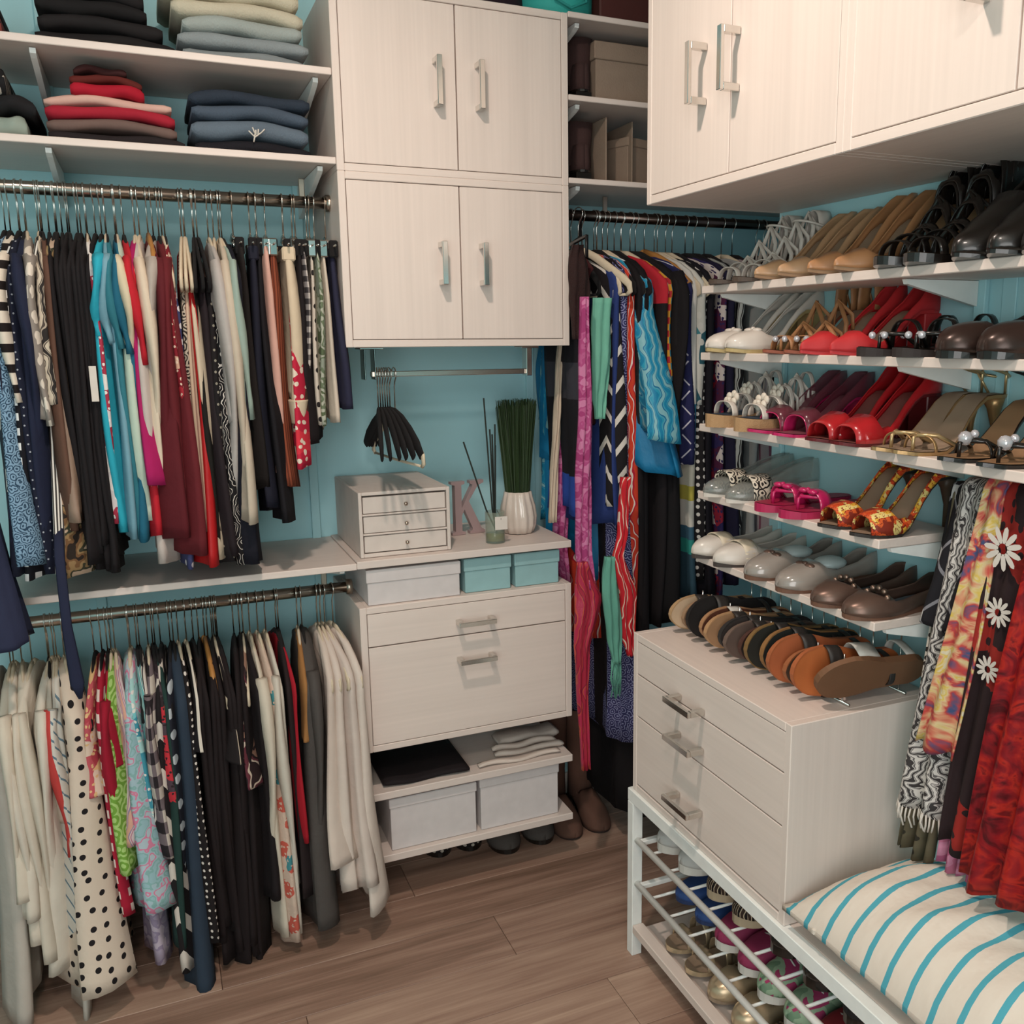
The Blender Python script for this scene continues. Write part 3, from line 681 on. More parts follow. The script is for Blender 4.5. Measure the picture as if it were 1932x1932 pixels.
Lo(291, 1400, 1640, 'shirt', 'grey black and white buffalo check shirt', cloth('check', '#bdb3a8', '#6e6266', '#262024', s=17), th=.014, hem=.24, sl=.4, hang_='cream')
Lo(301, 1280, 1560, 'blouse', 'dark plum blouse with orange and red spots', cloth('floral', '#2c2226', '#c2572f', '#4a3c44', '#b9303a', '#2c2226', s=30), th=.010, hang_='black')
Lo(310, 1450, 1850, 'dress', 'black dress with big white feather print', cloth('zig', '#1c181a', '#c7beb4', s=11, w=.62), th=.014, hem=.26, hang_='black')
Lo(322, 1330, 1700, 'blouse', 'dark blouse with white flower spots', cloth('dots', '#20222c', '#aeb4b8', s=18, w=.22), th=.010, hang_='black')
Lo(335, 1500, 1800, 'dress', 'dark bottle green long dress', sol('#1f3733'), th=.013, hem=.25, hang_='black')
Lo(352, 1450, 1915, 'dress', 'slate blue maxi dress almost to floor', sol('#2a3644'), th=.024, hem=.27, hang_='black', hw=.03)
Lo(366, 1200, 1420, 'blouse', 'black blouse with white piped front', cloth('vstripe', '#191517', '#cfc5b8', s=13, w=.9), th=.009, hang_='cream')
Lo(376, 1500, 1790, 'dress', 'black dress with small white dots', cloth('dots', '#1b1617', '#d6cdc4', s=56, w=.2), th=.012, hem=.25, hang_='cream')
for i, px in enumerate((388, 398, 408, 418, 428, 439, 449, 459, 470)):
    Lo(px, 1400, 1760+((i*37) % 100), 'dress', 'plain black-brown dress in the dark run, lower left rod', sol('#1d1516'), th=.012, group='plain dark dresses, lower left rod', hem=.21, amp=.007, hang_='wood' if i == 3 else 'black')
Lo(434, 1320, 1445, 'blouse', 'black blouse with broad ivory front band', cloth('vstripe', '#c9bba8', '#1d1718', s=6, w=.5), th=.009, w=.19, hem=.235, hang_='cream', rz=.06)
Lo(470, 1330, 1498, 'blouse', 'brown and cream abstract print blouse', cloth('camo', '#2a1c1e', '#c0b0a0', '#5b2a34', '#2a1c1e', '#8c6a5a', s=18), th=.008, w=.19, hem=.23, hang_='cream')
Lo(494, 1400, 1700, 'dress', 'black sleeveless dress beside ivory cardigan', sol('#1a1416'), th=.014, hem=.22, hang_='black')
Lo(508, 1450, 1775, 'cardigan', 'ivory long cardigan around floral dress', sol('#c6bbaa'), th=.010, hem=.22, sl=.5, hang_='cream')
Lo(524, 1400, 1790, 'dress', 'cream dress with red and teal flowers', cloth('floral', '#bfa898', '#b85648', '#c9b4a4', '#bfa898', '#3f7f86', '#c4ad9c', s=30), th=.012, hem=.22, hang_='cream')
Lo(540, 1450, 1778, 'cardigan', 'white cardigan edge right of floral dress', sol('#c3bbae'), th=.010, hem=.21, sl=.5, hang_='cream')
Lo(553, 1400, 1690, 'jacket', 'dark brown jacket left of red cardigan', sol('#241a1b'), th=.012, hem=.21, hang_='black')
Lo(563, 1330, 1600, 'cardigan', 'crimson red thin cardigan', sol('#9c1826'), th=.008, hem=.21, hang_='black')
Lo(574, 1270, 1400, 'jacket', 'tan camel short jacket', sol('#95683c'), th=.012, hem=.2, hang_='cream')
Lo(598, 1400, 1765, 'cardigan', 'charcoal heather wool long cardigan', sol('#4a4542', bump=.5), th=.030, hem=.235, sl=.55, hang_='black', amp=.008)
for i, (px, b, d_) in enumerate(((645, 1660, 'white tunic, first of four nearest drawers'), (664, 1685, 'white tunic, second of four nearest drawers'), (684, 1700, 'white tunic, third of four nearest drawers'), (712, 1722, 'white tunic with trailing hem, touching the drawer unit'))):
    Lo(px, 1450, b, 'tunic', d_, sol(('#c8b9ad', '#cabcb1', '#c6b8ae', '#ccbfb4')[i]), th=.018, w=.19, hem=.26, hang_='cream', amp=.014, hw=.035, rz=.0+.06*i, bulge=2.0)
# ---------------- alcove rod
A(1026, 620, 945, 'blouse', 'black blouse with blue hem seen beneath the cabinet', cloth('bands', '#1c1b20', '#3a3940', '#1c1b20', '#2c4a9c', pos=(0, .3, .4, .62), s=1), th=.008, w=.12, hem=.12, hang_='black', yf=2.6, rz=0)
A(1112, 640, 800, 'robe', 'dark maroon velvet robe beside cabinet', sol('#3c1618'), th=.012, w=.13, hem=.12, hang_='black', rz=0)
A(1168, 640, 1390, 'dress', 'black long dress between pink scarves', sol('#1c1415'), th=.012, w=.14, hem=.14, hang_='black', rz=0)
A(1186, 1250, 1400, 'dress', 'violet blue paisley maxi dress', cloth('rings', '#33325c', '#8f90b4', s=40, k=24, w=.45), th=.018, w=.17, hem=.19, hang_='black', rz=.05, bulge=1.5)
A(1214, 1300, 1540, 'dress', 'black floor length gown', sol('#161214'), th=.022, w=.18, hem=.2, hang_='black', rz=.1)
A(1176, 760, 950, 'dress', 'black white and indigo tribal dress with blue hem', cloth('zig', '#1b1719', '#d2cabf', s=15, w=.74), th=.018, w=.18, hem=.2, hang_='cream', amp=.01, rz=.15,
  extra=lambda t, L, w, th: garment(L+.07, .18, .195, .015, 3, .01, 3, 'top').build('blue_under_hem', sol('#27376c'), t))
A(1226, 1300, 1545, 'dress', 'black evening gown behind fringe scarf', sol('#120f12'), th=.024, w=.18, hem=.2, hang_='black', rz=.1)
A(1200, 760, 1230, 'kimono', 'orange red and white flame kimono', cloth('swirl', '#c23b26', '#a8182e', '#d6c4b8', '#c23b26', s=9, d=8), th=.014, w=.18, hem=.19, hang_='black', rz=.2)
A(1212, 740, 1000, 'blouse', 'dark blue floral blouse strip behind kimono', cloth('floral', '#2b4e74', '#8fb0c4', '#1f3a56', '#c9cfd2', s=20), th=.010, w=.18, hem=.18, hang_='cream', rz=.2)
TK = cloth('swirl', '#1f7ea4', '#2c93b0', '#4f9ab0', '#1a6c94', '#7fb0b8', s=10, d=16, rough=.45)
TB = cloth('solid', '#1a6f9a', rough=.45)
A(1296, 770, 830, 'kimono', 'teal blue paisley silk kimono with layered pointed hem', TK, th=.022, w=.20, hem=.31, hang_='cream', amp=.026, hw=.03, rz=.40, bulge=1.8,
  extra=lambda t, L, w, th: [setattr(o, 'location', lc) for o, lc in ((garment(L+.07, .19, .30, .018, 3, .026, 11, 'top', hemwave=.04).build('hem_panel', TB, t), (-.006, .01, 0)), (garment(L+.22, .15, .19, .016, 3, .026, 12, 'top', hemwave=.06, point=.05).build('hem_panel', TK, t), (-.012, .04, 0)), (garment(L+.36, .12, .12, .014, 3, .024, 12, 'top', point=.06, hemwave=.05).build('hem_panel', TB, t), (-.018, .07, 0)))])
A(1264, 560, 1180, 'blouse', 'black top with red neckline', cloth('bands', '#b02430', '#181416', pos=(0, .14), s=1), th=.012, w=.2, hem=.2, hang_='cream', rz=.25)
A(1268, 590, 720, 'blouse', 'multicolour ethnic border blouse with yellow', cloth('check', '#3a7a90', '#c48a2c', '#a3282e', s=28), th=.012, w=.2, hem=.2, hang_='cream', rz=.28)
A(1292, 620, 1180, 'cardigan', 'black long open cardigan', sol('#171315'), th=.020, w=.2, hem=.21, sl=.5, hang_='black', rz=.3)
A(1284, 1000, 1170, 'dress', 'black long gathered dress', sol('#131113'), th=.022, w=.18, hem=.21, hang_='black', rz=.2)
A(1312, 720, 885, 'blouse', 'navy blouse with white geometric angles', cloth('lattice', '#23254e', '#23254e', '#c9c6d0', s=12), th=.018, w=.19, hem=.2, hang_='wood', rz=.3)
A(1320, 1000, 1130, 'dress', 'white and teal block stripe dress', cloth('bands', '#c9c6be', '#2c6a86', '#c6c0b0', '#b7a94c', '#c9c4ba', '#3a5c70', '#2f8a80', '#2f4a58', pos=(0, .42, .55, .66, .70, .78, .82, .86), s=1), th=.018, w=.18, hem=.2, hang_='cream', rz=.25)
A(1334, 600, 760, 'blouse', 'white blouse with teal leaf print', cloth('floral', '#bdbcb4', '#3f7c86', '#c9c5bc', '#2a5560', '#c4c2ba', s=10), th=.016, w=.19, hem=.19, hang_='cream', rz=.3)
A(1336, 760, 1100, 'blouse', 'black and white bead edged blouse', cloth('dots', '#1a1719', '#cac6c0', s=44, w=.25), th=.008, w=.18, hem=.19, hang_='cream', rz=.2)
A(1352, 800, 1130, 'dress', 'black sleeveless dress behind shoe shelves', sol('#15121a'), th=.020, w=.18, hem=.2, hang_='black', rz=.2)
A(1372, 800, 1130, 'dress', 'purple and red dress with white motifs', cloth('floral', '#4a1d3a', '#8f2236', '#c9bdb8', '#4a1d3a', '#2b2350', s=24), th=.012, w=.18, hem=.19, hang_='black', rz=.2)
A(1392, 800, 1100, 'dress', 'indigo dark dress behind shoe shelves', sol('#1e1b33'), th=.016, w=.18, hem=.2, hang_='black', rz=.2)
A(1418, 620, 1020, 'blouse', 'black and white zebra stripe blouse', cloth('swirl', '#1a181a', '#aeb0ac', '#1a181a', '#aeb0ac', s=9, d=6), th=.016, w=.18, hem=.2, hang_='black', rz=.2)
A(1440, 800, 1040, 'blouse', 'pale grey chiffon blouse near partition', sol('#9a9a98'), th=.014, w=.18, hem=.19, hang_='cream', rz=.2)
A(1460, 800, 1050, 'blouse', 'mauve striped blouse near partition', cloth('vstripe', '#9c8f92', '#7c4a5a', s=30, w=.8), th=.014, w=.18, hem=.2, hang_='black', rz=.15)
for i, px in enumerate((1485, 1510, 1535)): A(px, 600, 1040, 'top', 'dark top far inside alcove behind shoe wall', sol('#1c1a1e'), th=.014, w=.17, hem=.18, group='dark tops far inside the alcove')
# long scarves hanging beside the cabinet
def long_scarf(desc, pts, wd, mat, y, fringe=None, name='scarf', th=.012):
    P = [AY(a, b, y-.0) for a, b in pts]
    t = thing(name, desc, 'scarf', tuple(P[0]))
    loc = [p-P[0] for p in P]
    n_ = 12; V = []; UV = []; mrow = 26; F = []
    for i in range(mrow+1):
        tt = i/mrow*(len(loc)-1); k = min(int(tt), len(loc)-2); fr = tt-k; p = loc[k].lerp(loc[k+1], fr)
        wi = wd[min(int(tt), len(wd)-1)]*(1-fr)+wd[min(int(tt)+1, len(wd)-1)]*fr
        for j in range(n_*2):
            a = 2*pi*j/(n_*2); c = cos(a); s_ = sin(a)
            V.append((p.x+wi*.5*c+.001*sin(i*.9+j), p.y-.010*abs(s_)**.5*math.copysign(1, s_)+(.005*sin(c*7+i*.18)+.003*sin(i*.4)), p.z)); UV.append((c*wi*.8, p.z))
    n2 = n_*2
    F = [(i*n2+k, i*n2+(k+1) % n2, (i+1)*n2+(k+1) % n2, (i+1)*n2+k) for i in range(mrow) for k in range(n2)]+[tuple(range(n2-1, -1, -1)), tuple(range(mrow*n2, (mrow+1)*n2))]
    MB().add(V, F, UV, True).build('cloth_body', mat, t)
    if fringe:
        fm = MB(); e = loc[-1]; rr = random.Random(3)
        for q in range(16):
            xx = e.x+(q/15-.5)*wd[-1]*1.1; l = rr.uniform(.5, 1)*fringe
            fm.tube([(xx, e.y+rr.uniform(-.008, .008), e.z+.01), (xx+rr.uniform(-.006, .006), e.y, e.z-l*.5), (xx+rr.uniform(-.01, .01), e.y, e.z-l)], .0022, 5)
        fm.build('fringe', mat, t)
    return t
PK = cloth('camo', '#9a3a6c', '#b25a86', '#a8487a', '#c2779c', s=30)
long_scarf('long pink speckled scarf hanging right against the cabinet', [(1072, 690), (1066, 800), (1058, 960), (1056, 1040), (1066, 1100)], [.03, .036, .046, .048, .03], PK, 2.50)
long_scarf('long pink scarf hanging right of the black gap', [(1102, 560), (1106, 760), (1100, 900), (1102, 1050), (1110, 1110)], [.022, .038, .044, .046, .04], PK, 2.245)
long_scarf('crimson and gold silk scarf twisting down to knee height', [(1098, 1060), (1112, 1130), (1098, 1220), (1100, 1330), (1104, 1450)], [.03, .085, .045, .03, .026], cloth('swirl', '#9c2238', '#7c1a38', '#b4493a', '#a82c48', s=9, d=8, rough=.4), 2.235)
long_scarf('narrow cream garment edge hanging between plant and pink scarf', [(1058, 640), (1050, 800), (1041, 985)], [.012, .02, .024], sol('#c2b09c'), 2.47, name='garment')
long_scarf('mint green folded scarf hanging over the cream hanger', [(1136, 562), (1135, 660), (1132, 740), (1130, 790)], [.058, .056, .042, .028], sol('#6fae98'), 2.29)
long_scarf('mint green scarf end with long fringe', [(1150, 1050), (1152, 1120), (1160, 1200), (1162, 1250)], [.03, .05, .045, .022], sol('#5f9a88'), 2.215, fringe=.11)
long_scarf('red and white leaf print scarf twisted beside blue kimono', [(1180, 900), (1176, 1010), (1166, 1050), (1185, 1120), (1186, 1210), (1188, 1236)], [.03, .028, .032, .05, .035, .018], cloth('swirl', '#b81f2a', '#c73a36', '#d8c2b2', '#b81f2a', s=8, d=7), 2.21)
long_scarf('dark brown fluffy scarf bunched on the black pull-out bar', [(1090, 462), (1091, 500), (1094, 560), (1092, 640)], [.03, .055, .058, .04], plain('dark_brown_fluff', '#2a1614', .95, bump=1.0, bscale=300), 2.27, th=.02)
t = thing('pull_out_bar', 'black square metal pull-out bar beside alcove rod', 'hanging bar', (0, 0, 0))
a_ = AY(1107, 470, 2.20); b_ = AY(1107, 445, 2.20); c_ = AY(1094, 440, 2.44)
MB().tube([AY(1095, 410, 2.44), AY(1095, 448, 2.44), AY(1076, 462, 2.30), (b_.x, 2.20, b_.z), (a_.x, 2.20, a_.z-.02)], .005, 4).build('bar', plain('black_metal', '#151315', .4), t)
# cream hanger in front carrying the mint scarf
hanger('cream', (1.118, 2.43, ZA), .42, 'cream velvet hanger holding the folded mint green scarf')
# ---------------- spare hangers on the valet bar
for i in range(6):
    hanger('wideblack', (xa+.036+i*.0062, 2.42, zv), (-.20, -.12, -.03, .03, .10, .18)[i], 'empty black velvet hanger on the short bar under the cabinet', 'empty black hangers on the short bar')
hanger('cream', (xa+.080, 2.42, zv), .12, 'empty cream velvet hanger on the short bar, rightmost')
# ================================================================== SHOES
PROF = {'round': [(0, 0), (.012, .28), (.04, .52), (.09, .74), (.17, .92), (.28, 1), (.42, .92), (.58, .70), (.75, .64), (.88, .64), (.95, .52), (.985, .3), (1, 0)],
        'point': [(0, 0), (.012, .07), (.06, .22), (.13, .48), (.22, .82), (.31, 1), (.42, .93), (.58, .70), (.75, .62), (.88, .60), (.95, .48), (.985, .28), (1, 0)],
        'almond': [(0, 0), (.012, .18), (.05, .42), (.11, .68), (.2, .93), (.3, 1), (.42, .92), (.58, .70), (.75, .64), (.88, .62), (.95, .5), (.985, .3), (1, 0)]}
def ipl(tab, s):
    for (a, u), (b, v) in zip(tab, tab[1:]):
        if s <= b: return u+(v-u)*(s-a)/(b-a)
    return tab[-1][1]
def shoe_parts(L=.24, W=.078, h=.0, toe='round', heel=None, ts=.006, plat=0.0, sole_c=None, in_c=None, upper=None, up_c=None, sv=.32, peep=0.0,
               H0=.03, H1=.055, bands=(), band_c=None, thong=False, ankle=None, deco=None, deco_c=None, laces=None, heel_c=None, cross=0, strap_c=None, tongue=None, wall=.30, low=.85):
    """origin under the toe tip, length along +x; returns (name, mesh, material, solidify, child list)"""
    hw = W/2; prof = PROF[toe]
    def zs(s):
        t = max(0, min(1, (s-.33)/.45)); t = t*t*(3-2*t); return plat*(1-.0*t)+h*t+(.004*max(0, (.12-s))/.12)
    def wy(s): return hw*ipl(prof, s)
    ST = [0, .012, .03, .06, .10, .15, .21, .28, .35, .42, .5, .58, .66, .74, .82, .88, .93, .965, .985, 1]
    out = []
    V = []; F = []
    wedge = heel in ('wedge', 'flat')
    for s in ST:
        x, z, w_ = s*L, zs(s), max(wy(s), .0008)
        zb = 0 if (wedge or s < .33) else z
        if heel == 'flat': zb = min(zb, 0)
        bot = zb-0 if wedge else z-plat
        V += [(x, -w_, z+ts), (x, w_, z+ts), (x, w_*.96, bot), (x, -w_*.96, bot)]
    n = len(ST)
    F = [(i*4+k, i*4+(k+1) % 4, (i+1)*4+(k+1) % 4, (i+1)*4+k) for i in range(n-1) for k in range(4)]+[(3, 2, 1, 0), ((n-1)*4, (n-1)*4+1, (n-1)*4+2, (n-1)*4+3)]
    out.append(('sole', MB().add(V, F, None, False), sole_c, 0))
    V = []; F = []
    for s in ST: w_ = max(wy(s)-.003, .0005); V += [(s*L, -w_, zs(s)+ts+.0012), (s*L, 0, zs(s)+ts+.0004), (s*L, w_, zs(s)+ts+.0012)]
    F = [(i*3+k, i*3+k+1, (i+1)*3+k+1, (i+1)*3+k) for i in range(n-1) for k in range(2)]
    out.append(('insole', MB().add(V, F, None, True), in_c or sole_c, 0))
    if heel == 'stiletto':
        x = .90*L; z = h+plat; out.append(('heel', MB().tube([(x, 0, z+.001), (x+.004, 0, z*.8), (x+.006, 0, z*.45), (x+.004, 0, .0)], [.021, .013, .006, .0045], 10), heel_c or sole_c, 0))
    elif heel == 'block':
        out.append(('heel', MB().bbox(.80*L, .985*L, -wy(.88)*.9, wy(.88)*.9, 0, h+plat+.001, .002), heel_c or sole_c, 0))
    AN = [i*pi/14 for i in range(15)]
    def sh(s, a, H, exp=.55): return (s*L, wy(s)*math.copysign(abs(cos(a))**exp, cos(a)), zs(s)+ts+H*abs(sin(a))**.85)
    if upper:
        V = []; F = []
        for s in ST:
            H = H0*min(1, .18+sqrt(s/.12)*.82) if s < .12 else (H0+(H1-H0)*min(1, (s-.12)/.35))
            if s > sv:
                cn = max(0, min(1, (s-.70)/.2)); H = H1*(low+(1-low)*cn*cn*(3-2*cn)) if s > sv+.1 else H0+(H1*low-H0)*(s-sv)/.1
            
            for a in AN: V.append(sh(s, a, H, .7 if s < .2 else .5))
        m_ = len(AN)
        for i in range(n-1):
            mid = (ST[i]+ST[i+1])/2
            for k in range(m_-1):
                am = (k+.5)/(m_-1)
                if mid > sv:
                    lim = wall+.2*max(0, 1-(mid-sv)/.12)
                    if .5-abs(am-.5) > lim: continue
                if mid < peep and 1/(m_-1)*0.5 < .5-abs(am-.5)+.02: continue
                F.append((i*m_+k, i*m_+k+1, (i+1)*m_+k+1, (i+1)*m_+k))
        out.append(('upper', MB().add(V, F, None, True), up_c, .0022))
    for bd in bands:
        s0, ws, hs = bd[:3]; tl = bd[3] if len(bd) > 3 else 0
        V = []; F = []
        for e in (-1, -.33, .33, 1):
            for a in AN:
                s = min(.99, max(.02, s0+e*ws/2/L+tl*sin(a)))
                V.append(sh(s, a, hs, .75))
        m_ = len(AN); F = [(i*m_+k, i*m_+k+1, (i+1)*m_+k+1, (i+1)*m_+k) for i in range(3) for k in range(m_-1)]
        out.append(('strap', MB().add(V, F, None, True), band_c or up_c, .0022))
    sc = strap_c or band_c or up_c
    if thong:
        z = ts+plat
        out.append(('thong', MB().tube([(.17*L, 0, z), (.175*L, 0, z+.022), (.2*L, 0, z+.026)], .0035, 6).tube([(.2*L, 0, z+.026), (.3*L, wy(.3)*.6, z+.026), (.42*L, wy(.42)*.98, z+zs(.42)-plat)], .004, 6).tube([(.2*L, 0, z+.026), (.3*L, -wy(.3)*.6, z+.026), (.42*L, -wy(.42)*.98, z+zs(.42)-plat)], .004, 6), sc, 0))
    if ankle:
        z = h+plat+ts; r_, hh = ankle
        pts = [(.80*L+r_*1.15*cos(a), r_*.85*sin(a), z+hh+.012*cos(a)*-1) for a in [2*pi*i/16 for i in range(17)]]
        out.append(('ankle_strap', MB().tube(pts, .0026, 6).tube([(.93*L, wy(.9)*.8, z), (.86*L, r_*.8, z+hh)], .0026, 6).tube([(.93*L, -wy(.9)*.8, z), (.86*L, -r_*.8, z+hh)], .0026, 6), sc, 0))
    for c_ in range(cross):
        s1 = .34+.12*c_; s2 = s1+.10; hh = .05+.012*c_
        b = MB()
        for sg in (1, -1): b.tube([(s1*L, sg*wy(s1), zs(s1)+ts), (s1*L+.01, sg*wy(s1)*.8, zs(s1)+hh*.7), ((s1+s2)/2*L, 0, zs(s2)+hh), (s2*L, -sg*wy(s2)*.9, zs(s2)+hh*.55), (s2*L, -sg*wy(s2), zs(s2)+ts)], (.002, .005), 6)
        out.append(('cross_strap', b, sc, 0))
    if laces:
        b = MB()
        for k in range(4):
            s = .30+.045*k; b.tube([(s*L, -.018, zs(s)+ts+H0+.008+.003*k), (s*L, 0, zs(s)+ts+H0+.016+.003*k), (s*L, .018, zs(s)+ts+H0+.008+.003*k)], .002, 5)
        out.append(('laces', b, laces, 0))
    if tongue: out.append(('tongue', MB().sphere((.52*L, 0, zs(.5)+ts+.036), .034, 12, 8, (1.1, .9, .42)), tongue, 0))
    if deco == 'flower':
        b = MB()
        for (fx, fz, fr) in ((.26*L, plat+.04, .02), (.42*L, plat+.055+h*.25, .017)):
            for k in range(6): a = 2*pi*k/6; b.sphere((fx+fr*.7*cos(a)*.5, fr*.8*sin(a), fz+fr*.5*cos(a)), fr*.5, 8, 5, (.5, 1, 1))
            b.sphere((fx-.006, 0, fz), fr*.28, 8, 5)
        out.append(('flower', b, deco_c, 0))
    elif deco == 'jewel':
        b = MB(); b.sphere((.22*L, 0, ts+plat+.030), .012, 8, 5); b.sphere((.30*L, 0, ts+plat+.036), .007, 8, 5)
        out.append(('jewel', b, deco_c, 0))
    elif deco == 'jewels':
        b = MB()
        for (s, y_) in ((.16, -.015), (.16, .015), (.2, 0), (.5, -.028), (.5, .028)): b.sphere((s*L, y_, ts+.024), .0065, 8, 5)
        out.append(('jewel', b, deco_c, 0))
    elif deco == 'bow':
        b = MB()
        for sg in (1, -1): b.sphere((.27*L, sg*.014, ts+H0+.006), .013, 8, 5, (.8, 1.1, .45))
        b.sphere((.27*L, 0, ts+H0+.008), .006, 8, 5)
        out.append(('bow', b, deco_c, 0))
    elif deco == 'buckle':
        out.append(('buckle', MB().bbox(.30*L, .33*L, -.018, .018, ts+H0+.014, ts+H0+.019, .001), deco_c, 0))
    elif deco == 'chain':
        b = MB()
        for k in range(7): a = pi*(k+.5)/7; b.sphere(((.27+.04*sin(a))*L, wy(.28)*cos(a)*.8, ts+.012+H0*sin(a)*.95), .006, 8, 5)
        out.append(('chain', b, deco_c, 0))
    return out
def make_shoe(name, label, spec, loc, rz=0, group=None, rot=None, cat='shoe'):
    t = thing(name, label, cat, loc, rz, group, rot)
    for nm, b, m, sol_ in shoe_parts(**spec): b.build(nm, m, t, solid=sol_)
    return t
def pair(name, desc, where, spec, z, ps, xt=XS-.03, rz=0.0, cat='shoe'):
    """two shoes, toes at photo pixels ps; the first is the farther one"""
    a = None
    for i, (px, py) in enumerate(ps):
        p = AX(px, py, xt); lab = '%s %s, %s of the pair' % (desc, where, ('farther', 'nearer')[i])
        loc = (xt, p.y, z)
        if a is None: a = make_shoe(name, lab, spec, loc, rz, cat=cat)
        else: copy_tree(a, loc, rz, lab)
def leather(n, c, r=.35, coat=.3): return plain(n, c, r, coat=coat)
GOLD = plain('gold_leather', '#a8875c', .32, .55); NUDE = leather('nude_leather', '#b08a66', .42); TAN = leather('tan_leather', '#9a6b45', .5, 0)
SOLE_T = plain('tan_sole', '#8a6a4c', .6); INS_B = plain('beige_insole', '#8f7a66', .6); INS_G = plain('grey_insole', '#8f9290', .6)
BLKL = leather('black_leather', '#17120f', .3); BRZ = plain('bronze_leather', '#3a2b26', .28, .4); WHL = leather('white_leather', '#c9c0b6', .45)
REDP = leather('red_patent', '#a81c22', .25, .6); REDS = leather('red_suede', '#b5262a', .55, 0); PNK = leather('pink_patent', '#b81f5a', .25, .5)
CLEAR = plain('clear_plastic', '#cfd2cc', .12, trans=.75, alpha=.55); CRYS = plain('crystal', '#e6e4e8', .05, .2, trans=.5)
COP = plain('pewter_leather', '#6a544a', .35, .5); CORK = plain('cork', '#a98660', .8, bump=.6, bscale=500)
LEO = cloth('rings', '#cabfae', '#1f1a18', s=48, k=18, w=.2, rough=.5); FLO = cloth('floral', '#d8a63c', '#c2431f', '#d9c37a', '#c9592a', '#7a2a1a', s=80, rough=.5)
W1 = 'on top shoe shelf'
pair('heeled_sandal', 'white lace-up heel sandal with open cut-outs', W1, dict(L=.245, W=.08, h=.06, toe='round', heel='wedge', sole_c=plain('dark_sole', '#4a3d34', .6), in_c=SOLE_T, bands=((.2, .012, .03), (.30, .012, .04), (.88, .04, .085)), band_c=WHL, cross=4, ankle=(.040, .05), strap_c=WHL), SZ[0], ((1340, 520), (1385, 517)))
pair('pump', 'nude beige pointed high heel pump', W1+' left pair', dict(L=.25, W=.078, h=.085, toe='point', heel='stiletto', sole_c=SOLE_T, in_c=INS_B, upper='p', up_c=NUDE, sv=.24, H0=.024, H1=.06, low=.45), SZ[0], ((1424, 516), (1468, 511)))
pair('pump', 'tan pointed high heel pump', W1+' right pair', dict(L=.25, W=.08, h=.095, toe='point', heel='stiletto', sole_c=SOLE_T, in_c=INS_B, upper='p', up_c=leather('tan_nappa', '#a87850', .42), sv=.24, H0=.025, H1=.065, low=.45), SZ[0], ((1524, 506), (1574, 500)))
pair('heeled_sandal', 'glossy black cage strap high heel sandal', W1, dict(L=.25, W=.084, h=.10, toe='round', heel='block', ts=.008, plat=.006, sole_c=BLKL, in_c=SOLE_T, bands=((.16, .014, .03), (.27, .014, .042), (.36, .012, .05, .04), (.46, .012, .058, .05), (.56, .012, .066, .05), (.66, .012, .075, .05), (.76, .012, .08, .05)), band_c=BLKL, cross=2, upper='x', up_c=BLKL, sv=.62, peep=.62, H1=.075), SZ[0], ((1655, 492), (1712, 488)))
pair('heeled_shoe', 'black high-cut heeled shoe with silver buckle', W1, dict(L=.25, W=.085, h=.07, toe='almond', heel='block', sole_c=BLKL, in_c=BLKL, upper='b', up_c=BLKL, sv=.42, H0=.04, H1=.10, deco='buckle', deco_c=M_NICKEL), SZ[0], ((1800, 482), (1868, 470)))
make_shoe('heeled_shoe', 'black shoe cut by right photo edge on top shoe shelf', dict(L=.25, W=.085, h=.07, toe='almond', heel='block', sole_c=BLKL, in_c=BLKL, upper='b', up_c=leather('matt_black', '#1a1616', .7, 0), sv=.42, H0=.04, H1=.10), (XS-.03, AX(1935, 468, XS-.03).y, SZ[0]))
W2 = 'on second shoe shelf'
pair('heeled_shoe', 'white bow-front heeled shoe with grey insole', W2, dict(L=.25, W=.08, h=.085, toe='round', heel='block', ts=.008, sole_c=plain('gum_sole', '#b09a6a', .6), in_c=INS_G, upper='s', up_c=WHL, sv=.34, H0=.034, H1=.05, low=.3, deco='bow', deco_c=WHL), SZ[1], ((1334, 655), (1370, 656)))
pair('heeled_sandal', 'tan T-strap jeweled heel sandal', W2, dict(L=.25, W=.078, h=.08, toe='almond', heel='stiletto', sole_c=plain('rust_sole', '#8a4a34', .6), in_c=INS_B, bands=((.2, .016, .03), (.84, .03, .075)), band_c=TAN, cross=2, thong=True, deco='jewels', deco_c=CRYS, ankle=(.034, .07), strap_c=TAN), SZ[1], ((1440, 660), (1480, 660)))
pair('pump', 'scarlet suede pointed pump with beige lining', W2, dict(L=.25, W=.08, h=.075, toe='point', heel='block', sole_c=REDS, in_c=INS_B, upper='p', up_c=REDS, sv=.26, H0=.028, H1=.066, low=.28), SZ[1], ((1510, 658), (1566, 658)))
pair('flat_sandal', 'black flat sandal with clear stone studs', W2, dict(L=.245, W=.08, h=.008, toe='round', heel='wedge', ts=.012, sole_c=plain('dark_foam', '#2a2220', .7), in_c=BLKL, thong=True, bands=((.42, .012, .05), (.80, .014, .05)), band_c=BLKL, deco='jewels', deco_c=CRYS, strap_c=BLKL), SZ[1], ((1622, 668), (1690, 670)))
pair('ballet_flat', 'dark bronze round toe leather flat', W2, dict(L=.25, W=.088, h=.02, toe='round', heel='wedge', ts=.008, sole_c=BLKL, in_c=BLKL, upper='f', up_c=BRZ, sv=.3, H0=.042, H1=.055, low=.7), SZ[1], ((1776, 655), (1856, 660)))
W3 = 'on third shoe shelf'
